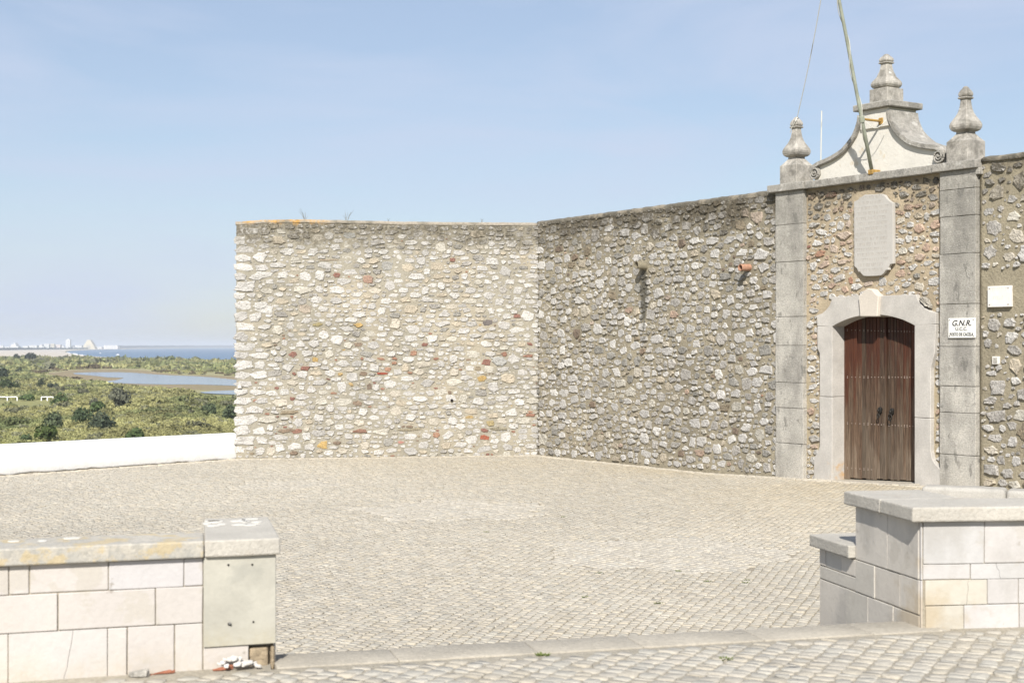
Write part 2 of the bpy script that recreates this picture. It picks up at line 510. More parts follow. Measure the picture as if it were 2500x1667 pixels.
def seg_dist(px, py, a, b):
    ax, ay = a; bx, by = b
    t = np.clip(((px - ax) * (bx - ax) + (py - ay) * (by - ay)) / ((bx - ax) ** 2 + (by - ay) ** 2), 0, 1)
    return np.hypot(px - ax - t * (bx - ax), py - ay - t * (by - ay))


def fpt(fr, a, y=0.0):
    return (fr.o[0] + fr.t[0] * a + fr.n[0] * y, fr.o[1] + fr.t[1] * a + fr.n[1] * y)


def side(fr, x, y):
    """distance in front of a frame's plane (positive on the plaza side)"""
    return -((x - fr.o[0]) * fr.n[0] + (y - fr.o[1]) * fr.n[1])


# sheet under the cobbles
def plaza_sheet():
    xs = np.concatenate([np.linspace(-16, 4, 21), np.linspace(4.5, 24, 30)])
    ys = np.linspace(6.5, 38, 64)
    X, Y = np.meshgrid(xs, ys)
    # keep the sheet on this side of the parapet and walls by sliding points back onto them
    for fr in (WP, W1, W2):
        s = side(fr, X, Y)
        m = s < -.3
        k = np.where(m, (s + .3), 0)
        X = X + k * -fr.n[0] * -1 if False else X + k * fr.n[0]
        Y = Y + k * fr.n[1]
    Z = plaza_z(X, Y) - .013
    v = np.stack([X, Y, Z], -1).reshape(-1, 3)
    nx = len(xs)
    i = np.arange(len(ys) - 1)[:, None] * nx + np.arange(nx - 1)[None]
    f = np.stack([i, i + 1, i + nx + 1, i + nx], -1).reshape(-1, 4)
    return tag(mk('plaza', v, f, M['joint_sand']), kind='structure')


plaza = plaza_sheet()
PATCH = [(*ground(1110, 1243, 0), 1.5, 1.1), (*ground(1625, 1352, 0), 1.5, -.62), (*ground(700, 1180, 0), 1.0, .9)]
kerb_a = ground(675, 1598, 1.0)
kerb_b = ground(2181, 1516.6, 1.0)


def warp(x, y):
    return (x + .30 * np.sin(y * .21 + x * .12 + .5) + .03 * np.sin(y * 1.1 + 2 + x * .5),
            y + .26 * np.sin(x * .35 + 1.0) + .03 * np.sin(x * 1.3 + y * .4))


def cobble_quads(cx, cy, ang, rad, cw=.100, cl=.086, gap=.012, seed=1, use_warp=True):
    """corner points (n,4,2) of stones laid in courses"""
    r = np.random.default_rng(seed)
    n = int(rad / cw) + 2; k = int(rad / cl) + 2
    I, J = np.meshgrid(np.arange(-n, n + 1), np.arange(-k, k + 1), indexing='ij')
    I = I.ravel(); J = J.ravel()
    lenf = np.ones(len(I))
    a0 = I * cw; b0 = J * cl + (I % 2) * cl * .5
    ja = r.normal(0, .004, (2, I.max() - I.min() + 1, J.max() - J.min() + 2))
    off = (r.uniform(-.3, .3, (I.max() - I.min() + 1))[I - I.min()]) * cl
    e1 = b0 - cl / 2 + off + ja[0][I - I.min(), J - J.min()] * 4
    e2 = b0 + cl / 2 + off + ja[0][I - I.min(), J - J.min() + 1] * 4
    hw = cw / 2 - gap / 2
    g2 = gap * .3
    q = np.stack([np.stack([a0 - hw, e1 + g2], -1), np.stack([a0 + hw, e1 + g2], -1),
                  np.stack([a0 + hw, e2 - g2], -1), np.stack([a0 - hw, e2 - g2], -1)], 1)
    q = q + r.normal(0, .0048, q.shape)
    c, s = math.cos(ang), math.sin(ang)
    # across -> (cos,-sin), along -> (sin,cos)
    x = q[..., 0] * c + q[..., 1] * s + cx
    y = -q[..., 0] * s + q[..., 1] * c + cy
    if use_warp:
        x, y = warp(x, y)
    return np.stack([x, y], -1)


def stones_from_quads(q, zf, col, name, parent, seed=3, dome=.0045, tilt=.0022):
    """q (n,4,2) -> 300 nearest as stones of their own, the rest as one part"""
    r = np.random.default_rng(seed)
    cen = q.mean(1)
    n = len(q)
    z0 = zf(cen[:, 0], cen[:, 1]) + r.normal(0, .0022, n)
    gx, gy = r.normal(0, tilt, (2, n)) * 8
    def lay(scale, dz, jit=0):
        p = cen[:, None] + (q - cen[:, None]) * scale
        z = z0[:, None] + dz + (p[..., 0] - cen[:, None, 0]) * gx[:, None] + (p[..., 1] - cen[:, None, 1]) * gy[:, None]
        return np.concatenate([p, z[..., None]], -1)
    # corners cut: eight points per ring
    def oct(scale, dz):
        p = lay(scale, dz)
        nx = np.roll(p, -1, 1)
        a = p * .80 + nx * .20; b = p * .20 + nx * .80
        return np.stack([a, b], 2).reshape(n, 8, 3)
    V = np.concatenate([oct(1.0, -.04), oct(1.0, -.0035), oct(.90, 0.0)], 1)
    V[:, 8:, :2] += r.normal(0, .0016, V[:, 8:, :2].shape)
    Fq = []
    for ring in (0, 8):
        for k in range(8):
            Fq.append((ring + k, ring + (k + 1) % 8, ring + 8 + (k + 1) % 8, ring + 8 + k))
    top = [(16, 17, 18, 19), (16, 19, 20, 23), (20, 21, 22, 23)]
    Fq = np.array(Fq + top)
    order = np.argsort(np.hypot(cen[:, 0], cen[:, 1]) + np.where(np.abs(cen[:, 0]) > cen[:, 1] * .36, 50, 0))
    T = np.repeat(col[:, None], 24, 1)
    for i in order[:300]:
        mk(name, V[i], Fq.tolist(), M['cobble'], parent, tint=T[i])
    rest = order[300:]
    Vr = V[rest].reshape(-1, 3)
    Fr = (Fq[None] + np.arange(len(rest))[:, None, None] * 24).reshape(-1, 4)
    tag(mk(name, Vr, Fr, M['cobble'], parent, tint=T[rest].reshape(-1, 3)), kind='stuff')


def pal(n, r, base, blue=.25, warm=.2, var=.055):
    c = np.tile(np.array(base), (n, 1))
    k = r.random(n)
    c[k < blue] *= np.array([.98, 1.0, 1.02])
    c[k > 1 - warm] *= np.array([1.015, 1.0, .965])
    return c * (1 + r.normal(0, var, (n, 1)))


def nz(x, y, s, seed):
    return np.array([mnoise.noise(Vector((a * s + seed, b * s, seed * .37))) for a, b in zip(x, y)])


r0 = np.random.default_rng(11)
q = cobble_quads(2, 24, math.radians(20), 26, seed=5)
cen = q.mean(1); cx, cy = cen[:, 0], cen[:, 1]


def view_keep(cx, cy, m=1.2):
    return (np.abs(cx) < cy * .3475 + m) & (cy > 3)


kd = ((kerb_b[0] - kerb_a[0]), (kerb_b[1] - kerb_a[1])); kl = math.hypot(*kd); kd = (kd[0] / kl, kd[1] / kl); kn = (-kd[1], kd[0])
beyond = (cx - kerb_a[0]) * kn[0] + (cy - kerb_a[1]) * kn[1]
keep = view_keep(cx, cy) & (side(WP, cx, cy) > .42) & (side(W1, cx, cy) > .45) & (side(W2, cx, cy) > .35) & (cy > 11.9 + (cx + 6) * .05)
for (x, y, r_, a) in PATCH:
    keep &= np.hypot((cx - x), (cy - y)) > r_ + .16 * np.sin(np.arctan2(cy - y, cx - x) * 5 + x) + .1 * np.sin(np.arctan2(cy - y, cx - x) * 11)
q = q[keep]
parts = [q]
lab = [np.zeros(len(q))]
for k_, (x, y, r_, a) in enumerate(PATCH):
    p = cobble_quads(x, y, a, r_ + .4, seed=20 + k_, use_warp=False, cw=.105, cl=.12)
    c_ = p.mean(1)
    an_ = np.arctan2(c_[:, 1] - y, c_[:, 0] - x)
    p = p[np.hypot(c_[:, 0] - x, c_[:, 1] - y) < r_ - .03 + .16 * np.sin(an_ * 5 + x) + .1 * np.sin(an_ * 11)]
    parts.append(p); lab.append(np.ones(len(p)))
# pale edging of bigger stones along the foot of the walls
for fr, a0, a1, o0, wd in ((WP, -7.5, .1, .04, .38), (W1, -.2, W1LEN + .0, .03, .42), (W2, .25, 18, .04, .30)):
    for j in range(3):
        a = a0 + rng.random() * .1
        while a < a1:
            l = rng.uniform(.10, .22)
            y1 = -(o0 + j * wd / 3 + .01); y2 = -(o0 + (j + 1) * wd / 3)
            c4 = [fpt(fr, a, y2), fpt(fr, a + l - .015, y2), fpt(fr, a + l - .015, y1), fpt(fr, a, y1)]
            parts.append(np.array([c4]) + r0.normal(0, .006, (1, 4, 2))); lab.append(np.full(1, 2.0))
            a += l
q = np.concatenate(parts); lab = np.concatenate(lab)
cen = q.mean(1)
col = pal(len(q), r0, (.405, .368, .30))
dirt = nz(cen[:, 0], cen[:, 1], .35, 4.0)
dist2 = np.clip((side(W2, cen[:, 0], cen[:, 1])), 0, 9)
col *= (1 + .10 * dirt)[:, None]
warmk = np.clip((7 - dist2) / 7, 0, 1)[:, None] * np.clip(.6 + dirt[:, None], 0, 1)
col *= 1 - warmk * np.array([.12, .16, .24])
col[lab == 1] = pal(int((lab == 1).sum()), r0, (.425, .390, .325), .1, .2, .05)
col[lab == 2] = pal(int((lab == 2).sum()), r0, (.46, .415, .335), .05, .35, .07)
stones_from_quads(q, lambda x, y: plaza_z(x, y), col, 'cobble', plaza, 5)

# ------------------------------------------------------------------ upper landing in front, kerb and steps
FGZ = 1.0
lw0 = fpt(LF, -8.0, .2); lw1 = fpt(LF, .0, .2); rw0 = fpt(RF, .02, .2); rw1 = fpt(RF, 9, .2)
k_in = .31
ka2 = (kerb_a[0] - kd[0] * .06 - kn[0] * k_in, kerb_a[1] - kd[1] * .06 - kn[1] * k_in)
kb2 = (kerb_b[0] + kd[0] * .25 - kn[0] * k_in, kerb_b[1] + kd[1] * .25 - kn[1] * k_in)
bm = bmesh.new()
add_flat(bm, [(-9, -8), (12, -8), rw1, rw0, kb2, ka2, lw1, lw0], -.4, FGZ - .006)
M['landing_sand'] = mat('landing_sand', (.35, .315, .25), speck=(.3, 40), blotch=(.15, .8), bump=(.01, 60), coords='World')
landing = tag(bm_mk('landing_pavement', bm, M['landing_sand']), kind='structure')
q = cobble_quads(0, 6.6, math.radians(28), 6.5, cw=.098, cl=.088, gap=.008, seed=9)
q = q + np.random.default_rng(4).normal(0, .006, q.shape)
cx, cy = q.mean(1).T
beyond = (cx - kerb_a[0]) * kn[0] + (cy - kerb_a[1]) * kn[1]
keep = view_keep(cx, cy, .7) & (cy > 5.6) & (beyond < -k_in - .07) & (side(LF, cx, cy) > .06) & (side(RF, cx, cy) > .06)
q = q[keep]
col = pal(len(q), r0, (.40, .368, .308), .4, .25, .05)
stones_from_quads(q, lambda x, y: np.full_like(x, FGZ), col, 'cobble', landing, 8, tilt=.0012)
# kerb of long pale stones
kerb = tag(mk('kerb_base', [(kerb_a[0], kerb_a[1], 0), (kerb_b[0], kerb_b[1], 0), (kerb_b[0], kerb_b[1], .9), (kerb_a[0], kerb_a[1], .9)], [(0, 1, 2, 3)], M['body']), kind='structure')
kerb.name = 'kerb'
KFR = Frame(kerb_a, kd)
a = -.03
for l in (.62, .74, .58, .70, .66, .55):
    bm = bmesh.new()
    add_box(bm, a, min(a + l - .003, kl + .16), -k_in, .0, .86, FGZ + .003 + rng.uniform(-.001, .001), .006, 2)
    roughen(bm, .004, 5, .2, a)
    bm_mk('kerb_stone', bm, M['kerb'], kerb, KFR, smooth=True)
    a += l
stairs = tag(mk('stairs', [fpt(KFR, 0, .1) + (0,), fpt(KFR, kl, .1) + (0,), fpt(KFR, kl, 1.9) + (0,), fpt(KFR, 0, 1.9) + (0,)], [(0, 1, 2, 3)], M['body']), kind='structure')
for i in range(5):
    bm = bmesh.new()
    add_box(bm, .02, kl - .05 - i * .09, .004 + i * .34, .34 + i * .34, -.02, .83 - i * .167, .01)
    bm_mk('step', bm, M['steps'], stairs, KFR)


# ------------------------------------------------------------------ rubble masonry
def pack(L, zb, zt, sizes, seed, gap=.016, inside=None, cell=.014, aspect=(.8, 1.7), pre=(), tilt=6, course=0.0, blk=(2.4, 5)):
    """random masonry: irregular stones thrown big to small over the face without touching"""
    r = random.Random(seed)
    nx = int(L / cell) + 1; ztop = max(zt(0), zt(L), zt(L / 2)); zlow = min(zb(0), zb(L)); nzc = int((ztop - zlow) / cell) + 1
    occ = np.zeros((nx, nzc), bool)
    out = []
    def poly(w, h, ang, blocky):
        n = r.choice((6, 7, 8, 9))
        ph_ = r.uniform(0, 1)
        th = sorted((2 * math.pi * (k + ph_ + r.uniform(-.42, .42)) / n) for k in range(n))
        e = blocky
        pts = []
        for t in th:
            c, s = abs(math.cos(t)), abs(math.sin(t))
            rad = 1.0 / ((c ** e + s ** e) ** (1 / e))
            rad *= r.uniform(.84, 1.16)
            x, z = rad * math.cos(t) * w, rad * math.sin(t) * h
            pts.append((x * math.cos(ang) - z * math.sin(ang), x * math.sin(ang) + z * math.cos(ang)))
        return pts
    def try_put(x, z, w, h, blocky, force=False):
        if z - h * .8 < zb(x) or z + h * .9 > zt(x): return False
        if inside and not inside(x, z, w, h): return False
        g = gap
        i0, i1 = int((x - w - g) / cell), int((x + w + g) / cell) + 1
        j0, j1 = int((z - h - g - zlow) / cell), int((z + h + g - zlow) / cell) + 1
        i0c, i1c, j0c, j1c = max(i0, 0), min(i1, nx), max(j0, 0), min(j1, nzc)
        if i1c <= i0c or j1c <= j0c: return False
        U = ((np.arange(i0c, i1c) + .5) * cell - x) / (w + g); Vv = ((np.arange(j0c, j1c) + .5) * cell + zlow - z) / (h + g)
        m = (np.abs(U)[:, None] ** 2.6 + np.abs(Vv)[None] ** 2.6) < 1
        sub = occ[i0c:i1c, j0c:j1c]
        if not force and (sub & m).any(): return False
        sub |= m
        out.append((x, z, w, h, poly(w, h, math.radians(r.uniform(-tilt, tilt)), blocky)))
        return True
    for (x, z, w, h) in pre:
        try_put(x, z, w, h, 7, True)
    for (size, tries) in sizes:
        for _ in range(tries):
            s = size * r.uniform(.8, 1.2)
            asp = r.uniform(*aspect) ** .5
            w, h = s * asp, s / asp
            x = r.uniform(.0, L); z = r.uniform(zlow, ztop)
            if course: z = round(z / course) * course + r.uniform(-.03, .03)
            try_put(x, z, w, h, r.uniform(*blk))
    return out


def stone_mesh(st, r, proud, jag=.12):
    x, z, w, h, pts = st
    # a few broken notches along the outline
    q_ = []
    for i, p in enumerate(pts):
        p2 = pts[(i + 1) % len(pts)]
        q_.append(p)
        if math.hypot(p2[0] - p[0], p2[1] - p[1]) > .045:
            f = r.uniform(.35, .65); k = r.uniform(.86, 1.04)
            q_.append(((p[0] + (p2[0] - p[0]) * f) * k, (p[1] + (p2[1] - p[1]) * f) * k))
    pts = q_
    n = len(pts)
    V = []; sz = min(w, h)
    pr = proud * r.uniform(.6, 1.5) * min(1.0, sz / .06 + .3)
    for sc, y, j in ((1.04, .012, 0), (1.0, -pr * .45, .05), (.86, -pr, jag * .8)):
        for (a, b) in pts:
            k = sc * (1 + r.uniform(-j, j))
            V.append((x + a * k, y * (1 + r.uniform(-.35, .35)) if y < 0 else y, z + b * k))
    V.append((x + r.uniform(-.2, .2) * w, -pr * r.uniform(.7, 1.1), z + r.uniform(-.2, .2) * h))
    Fc = []
    for ring in (0, n):
        for k in range(n):
            Fc.append((ring + k, ring + (k + 1) % n, ring + n + (k + 1) % n, ring + n + k))
    for k in range(n):
        Fc.append((2 * n + k, 2 * n + (k + 1) % n, 3 * n))
    return V, Fc


def lay_stones(stones, parent, frame, palette, seed, proud, ground_d):
    """the 300 that show largest become parts, the rest one part"""
    r = random.Random(seed)
    data = []
    for st in stones:
        V, Fc = stone_mesh(st, r, proud)
        c, rough_m = palette(r, st)
        d = ground_d(st[0])
        data.append((st[2] * st[3] / d ** 2, V, Fc, c, rough_m))
    data.sort(key=lambda q: -q[0])
    for s, V, Fc, c, mm in data[:300]:
        mk('stone', V, Fc, M[mm], parent, frame, tint=c)
    for mm in ('rubble', 'rubble_dark'):
        Va = []; Fa = []; Ta = []
        for s, V, Fc, c, m2 in data[300:]:
            if m2 != mm: continue
            o = len(Va)
            Va += V; Ta += [c] * len(V)
            Fa += [tuple(i + o for i in f) for f in Fc]
        if Va:
            tag(mk('stone', Va, Fa, M[mm], parent, frame, tint=np.array(Ta)), kind='stuff')


def mortar_face(L, zb, zt, frame, parent, m, name='mortar', inside=None, thick=1.0, step=.07, amp=.013, x0=0.0):
    nx = int((L - x0) / step) + 1; nzc = 80
    xs = np.linspace(x0, L, nx); V = []
    for j in range(nzc):
        for i, x in enumerate(xs):
            z = zb(x) + (zt(x) - zb(x)) * j / (nzc - 1)
            e = min(i, nx - 1 - i, nzc - 1 - j) == 0
            y = 0.0 if e else (mnoise.noise(Vector((x * 1.7, z * 1.7, 1))) * amp * 1.1 + mnoise.noise(Vector((x * 7, z * 7, 5))) * amp * .8)
            V.append((x, y, z))
    Fc = []
    for j in range(nzc - 1):
        for i in range(nx - 1):
            a = j * nx + i
            if inside:
                xm = (xs[i] + xs[i + 1]) / 2; zm = V[a][2]
                if not inside(xm, zm, 0, 0): continue
            Fc.append((a, a + 1, a + nx + 1, a + nx))
    if not inside:
        # close the body: back ring
        n = len(V)
        bot = [i for i in range(nx)]; topi = [(nzc - 1) * nx + i for i in range(nx)]
        for i in topi: V.append((V[i][0], thick, V[i][2]))
        for i in bot: V.append((V[i][0], thick, V[i][2]))
        for i in range(nx - 1):
            Fc.append((topi[i], topi[i + 1], n + i + 1, n + i))
            Fc.append((n + i, n + i + 1, n + nx + i + 1, n + nx + i))
        left = [j * nx for j in range(nzc)]; right = [j * nx + nx - 1 for j in range(nzc)]
        Fc.append(tuple(left + [n, n + nx])); Fc.append(tuple(right[::-1] + [n + nx + nx - 1, n + nx - 1]))
    return mk(name, V, Fc, M[m], parent, frame, smooth=True)


WHITE = [(.53, .51, .475), (.50, .48, .445), (.455, .437, .405), (.56, .54, .50)]
GREY = [(.43, .405, .365), (.37, .35, .315), (.46, .435, .395), (.34, .325, .29)]
CREAM = [(.50, .455, .375), (.47, .41, .315), (.50, .47, .40)]
RED = [(.30, .165, .115), (.25, .13, .10), (.34, .20, .135)]
BROWN = [(.24, .18, .13), (.21, .16, .12), (.28, .23, .16)]
OCHRE = [(.46, .32, .13), (.40, .29, .14)]
PINK = [(.48, .375, .295), (.50, .41, .33), (.45, .33, .25)]


def pal1(r, st):
    c = FEATURE.get((round(st[0], 3), round(st[1], 3)))
    if c: return c, 'rubble'
    k = r.random(); low = st[1] < 3.2
    if st[2] > .10 and st[0] < .7: k *= .66
    if k < .70: c = r.choice(WHITE); mm = 'rubble'
    elif k < (.86 if low else .80): c = r.choice(CREAM); mm = 'rubble'
    elif k < (.90 if low else .95): c = r.choice(GREY); mm = 'rubble_dark'
    elif k < (.95 if low else .965) and st[2] < .09: c = r.choice(RED); mm = 'rubble'
    elif k < .975: c = r.choice(BROWN) if low and st[2] < .1 else r.choice(CREAM); mm = 'rubble'
    else: c = r.choice(OCHRE) if low and r.random() < .5 else r.choice(CREAM); mm = 'rubble'
    f = r.uniform(.9, 1.08)
    return tuple(q * f for q in c), mm


def pal2(r, st):
    k = r.random()
    if k < .48: c = r.choice(WHITE); mm = 'rubble'
    elif k < .82: c = r.choice(GREY); mm = 'rubble_dark'
    elif k < .96: c = r.choice(CREAM); mm = 'rubble_dark'
    elif k < .985: c = r.choice(BROWN); mm = 'rubble_dark'
    elif k < .992 and st[2] < .07: c = r.choice(RED); mm = 'rubble'
    else: c = r.choice(PINK); mm = 'rubble_dark'
    f = r.uniform(.85, 1.08)
    return tuple(q * f for q in c), mm


def pal3(r, st):
    k = r.random()
    hi = st[1] > 3.6
    if k < (.42 if hi else .6): c = r.choice(WHITE); mm = 'rubble'
    elif k < .62: c = r.choice(CREAM); mm = 'rubble'
    elif k < (.90 if hi else .72): c = r.choice(PINK); mm = 'rubble'
    elif k < .94: c = r.choice(RED) if hi else r.choice(GREY); mm = 'rubble'
    else: c = r.choice(GREY); mm = 'rubble_dark'
    f = r.uniform(.95, 1.12)
    return tuple(q * f for q in c), mm


def pal4(r, st):
    k = r.random()
    if k < .34: c = r.choice(GREY[::2]); mm = 'rubble_dark'
    elif k < .76: c = r.choice(WHITE); mm = 'rubble'
    elif k < .985: c = r.choice(CREAM); mm = 'rubble'
    else: c = r.choice(BROWN); mm = 'rubble_dark'
    f = r.uniform(.9, 1.08)
    return tuple(q * f for q in c), mm


# ---- bastion wall (pale, faces the camera)
top_pts = [W1.at(*p) for p in ((577, 541), (640, 537), (720, 535), (850, 537.5), (1000, 541), (1313, 543.5))]
tx = [p[0] for p in top_pts]; tz = [p[1] for p in top_pts]
zt1 = lambda x: float(np.interp(x, tx, tz)) - .05
zb0 = lambda x: -.12
bastion = empty('stone_wall', W1, 'pale rubble stone wall with orange lichen on its top corner, beside the low white parapet', 'wall', 'fort walls')
mortar_face(W1LEN, zb0, zt1, W1, bastion, 'mortar_pale', thick=1.2)
pre = []
zz = .10; k = 0
while zz < 5.3:
    h = rng.uniform(.075, .115); w = rng.uniform(.20, .27) if k % 2 else rng.uniform(.12, .19)
    pre.append((w - .05, zz + h, w, h))
    w2 = rng.uniform(.13, .24)
    if rng.random() < .75: pre.append((w * 2 + w2 + .03 - .05, zz + h * rng.uniform(.9, 1.1), w2, h * rng.uniform(.75, 1)))
    zz += 2 * h + .035; k += 1
FEATURE = {}
for (x, y, w, h, c) in ((345, 1350, 52, 13, BROWN[0]), (405, 1352, 34, 13, (.27, .15, .11)), (780, 1350, 40, 13, (.24, .14, .10)), (1085, 1343, 78, 9, (.30, .26, .18)), (1612, 1338, 54, 8, (.27, .24, .17)),
                        (360, 1240, 50, 11, BROWN[2]), (905, 921, 24, 9, RED[2]), (990, 918, 16, 7, RED[0]), (985, 946, 15, 8, RED[2]), (1788, 902, 30, 9, RED[0]), (1535, 940, 28, 20, RED[1]), (1102, 887, 20, 18, RED[2]),
                        (383, 896, 30, 20, RED[1]), (455, 977, 25, 13, (.26, .13, .10)), (915, 1008, 32, 7, (.30, .08, .05)), (162, 1171, 20, 7, RED[0]), (1528, 1390, 28, 16, (.36, .12, .07)), (1545, 706, 27, 18, (.17, .15, .14)),
                        (530, 716, 30, 11, (.30, .25, .13)), (836, 1086, 14, 20, BROWN[1]), (556, 1434, 32, 22, OCHRE[0]), (1026, 1419, 20, 9, (.42, .22, .18)), (1560, 1306, 22, 16, (.36, .29, .15)), (1800, 1256, 30, 9, RED[0]),
                        (1615, 936, 46, 26, (.38, .375, .35)), (945, 365, 36, 28, (.34, .33, .30)), (718, 184, 38, 20, (.38, .38, .36)), (830, 445, 28, 24, (.36, .24, .18)), (450, 625, 34, 26, (.40, .34, .27)), (600, 330, 60, 6, (.33, .27, .2)),
                        (540, 425, 30, 30, WHITE[3]), (200, 422, 58, 20, WHITE[3]), (203, 625, 54, 24, WHITE[3]), (180, 312, 42, 28, WHITE[3]), (1336, 330, 18, 13, RED[1]), (640, 512, 44, 22, WHITE[3]), (500, 283, 34, 24, WHITE[3])):
    a_, z_ = W1.at(560 + x * .4082, 500 + y * .4082)
    sc_ = .4082 * 34.9 / F
    pre.append((a_, z_, w * sc_, h * sc_))
    FEATURE[(round(a_, 3), round(z_, 3))] = c
S1 = pack(W1LEN, lambda x: -.02, lambda x: zt1(x) - .03, ((.12, 70), (.102, 350), (.086, 1400), (.070, 4500), (.056, 9000), (.040, 14000), (.027, 16000), (.018, 14000)), 3,
          gap=.009, aspect=(1.0, 2.8), pre=pre, course=.115, blk=(2.6, 6))
lay_stones(S1, bastion, W1, pal1, 4, .017, lambda x: 35)
# thin tile courses and long dark slabs low in the wall, as in the photograph
bm = bmesh.new()
cap_prof = [(-.012, -.03), (-.022, .01), (.0, .045), (.2, .06), (.7, .06), (1.2, .04), (1.2, -.03)]
nseg = 60
rows = []
for i in range(nseg + 1):
    x = W1LEN * i / nseg - (.02 if i == 0 else 0)
    zc = float(np.interp(x, tx, tz)) - .05
    rows.append([bm.verts.new((x, y + mnoise.noise(Vector((x * 3, y, 2))) * .012, zc + z + mnoise.noise(Vector((x * 4, y * 3, 7))) * .012)) for y, z in cap_prof])
for i in range(nseg):
    for k in range(len(cap_prof) - 1):
        bm.faces.new((rows[i][k], rows[i][k + 1], rows[i + 1][k + 1], rows[i + 1][k]))
bm.faces.new(rows[0]); bm.faces.new(rows[-1][::-1])
bm_mk('capping', bm, M['capping'], bastion, W1, smooth=True)
# dark bore of a drain and a small grey marker tile
a, z = W1.at(1103, 977)
bm = bmesh.new(); add_tube(bm, [(a, -.03, z), (a, .02, z)], .035, 12)
bm_mk('drain_hole', bm, M['dark'], bastion, W1)
a, z = W1.at(585, 943)
bm = bmesh.new(); add_box(bm, a - .05, a + .05, -.05, .0, z - .055, z + .055, .004)
mt = tag(bm_mk('survey_tile', bm, M['limestone'], None, W1), 'small square grey tile with a white disc, near the left edge of the pale wall', 'tile')
bm = bmesh.new(); add_tube(bm, [(a, -.056, z), (a, -.048, z)], .028, 14)
bm_mk('disc', bm, M['sign_white'], mt, W1)

# ---- curtain wall left of the gate
L2 = 8.16
zt2 = lambda x: 5.54 + .006 * x
curtain = empty('stone_wall', W2, 'grey rubble stone wall with two drain pipes, between the inner corner and the gate', 'wall', 'fort walls')
mortar_face(L2, zb0, zt2, W2, curtain, 'mortar_grey', thick=1.0)
S2 = pack(L2, lambda x: -.0 + max(0, .013 * x), lambda x: zt2(x) - .0, ((.125, 100), (.105, 900), (.087, 6500), (.069, 14000), (.050, 18000), (.034, 18000), (.021, 16000)), 8,
          gap=.013, aspect=(1.05, 2.3), tilt=7, course=.125, blk=(3.0, 6.0), inside=lambda x, z, w, h: all(abs(x - px_) > w + .1 or abs(z - pz_) > h + .1 for px_, pz_ in ((4.09, 4.33), (7.36, 4.16))))
lay_stones(S2, curtain, W2, pal2, 9, .023, lambda x: 35.3 - .83 * x)
bm = bmesh.new()
rows = []
for i in range(61):
    x = L2 * i / 60 - (.05 if i == 0 else 0)
    rows.append([bm.verts.new((x, y + mnoise.noise(Vector((x * 4, y, 2))) * .02, zt2(x) + z + mnoise.noise(Vector((x * 4.5, y * 3, 3))) * .02)) for y, z in [(-.01, -.06), (-.03, .0), (.02, .045), (.3, .06), (1.0, .03), (1.0, -.06)]])
for i in range(60):
    for k in range(5):
        bm.faces.new((rows[i][k], rows[i][k + 1], rows[i + 1][k + 1], rows[i + 1][k]))
bm.faces.new(rows[0]); bm.faces.new(rows[-1][::-1])
bm_mk('capping', bm, M['capping_dark'], curtain, W2, smooth=True)
for (px, py, r_, mm, lab_, ln, dr) in ((1576, 651, .082, 'cement', 'short mortar crusted grey pipe', .26, .03), (1830, 653, .07, 'terracotta', 'orange terracotta pipe', .25, -.01)):
    a, z = W2.at(px, py)
    bm = bmesh.new()
    seg = 18; rings = []
    for (y, r2) in ((.05, r_), (-ln, r_ * .98), (-ln - .004, r_ * .9), (-ln + .01, r_ * .78), (.0, r_ * .76)):
        rings.append([bm.verts.new((a + r2 * math.cos(2 * math.pi * k / seg), y, z + dr * y / -ln + r2 * math.sin(2 * math.pi * k / seg))) for k in range(seg)])
    for i in range(4):
        for k in range(seg):
            bm.faces.new((rings[i][k], rings[i][(k + 1) % seg], rings[i + 1][(k + 1) % seg], rings[i + 1][k]))
    bm.faces.new(rings[-1])
    if mm == 'cement': roughen(bm, .008, 12)
    p = bm_mk('drain_pipe', bm, M[mm], curtain, W2, smooth=True); p['label'] = lab_
    bm = bmesh.new(); add_tube(bm, [(a, -.02, z), (a, -.03, z)], r_ * .8, 14)
    bm_mk('bore', bm, M['dark'], p, W2)

# ------------------------------------------------------------------ gateway
gate = empty('gateway', W2, 'stone gateway with white curved pediment, three finials and arched wooden door', 'gate')
PLX0, PLX1, PRX0, PRX1 = 8.19, 8.93, 12.17, 12.92
DL, DR = W2.at(2032, 796, -.08)[0], W2.at(2233, 792, -.08)[0]
DZ = 2.96
ARC_R = 3.14


def arch_z(x):
    u = (x - (DL + DR) / 2) / ((DR - DL) / 2)
    return DZ + (ARC_R - DZ + .02) * (1 - min(1, abs(u)) ** 2.2)


def in_panel(x, z, w, h):
    if x - w < PLX1 + .01 or x + w > PRX0 - .01: return False
    if z + h > 5.52: return False
    xl, xr = DL - .42, DR + .42
    if z - h < 3.45 and x + w > xl + .03 and x - w < xr - .03: return False
    return True


def skin_panel(x, z, w, h):
    return not (DL - .1 < x < DR + .1 and z < ARC_R + .1) and x < PRX0 + .05


panel = mortar_face(PRX0 + .05, lambda x: -.1, lambda x: 5.6, W2, gate, 'mortar_ochre', 'rubble_panel', inside=skin_panel, x0=PLX1 - .05)
S3 = pack(PRX0, lambda x: .1, lambda x: 5.55, ((.10, 200), (.084, 2000), (.066, 7000), (.05, 14000), (.036, 20000), (.024, 22000), (.017, 14000)), 15, gap=.013, aspect=(.9, 2.6), tilt=14,
          inside=lambda x, z, w, h: in_panel(x, z, w, h) and not (abs(x - 10.59) < .47 + w and 3.8 < z < 5.42))
lay_stones(S3, panel, W2, pal3, 16, .022, lambda x: 35.3 - .83 * x)
bm = bmesh.new()
add_box(bm, PLX0 + .02, DL - .12, .03, 1.0, -.2, 5.6); add_box(bm, DR + .12, PRX1 - .02, .03, 1.0, -.2, 5.6); add_box(bm, DL - .12, DR + .12, .03, 1.0, 3.24, 5.6)
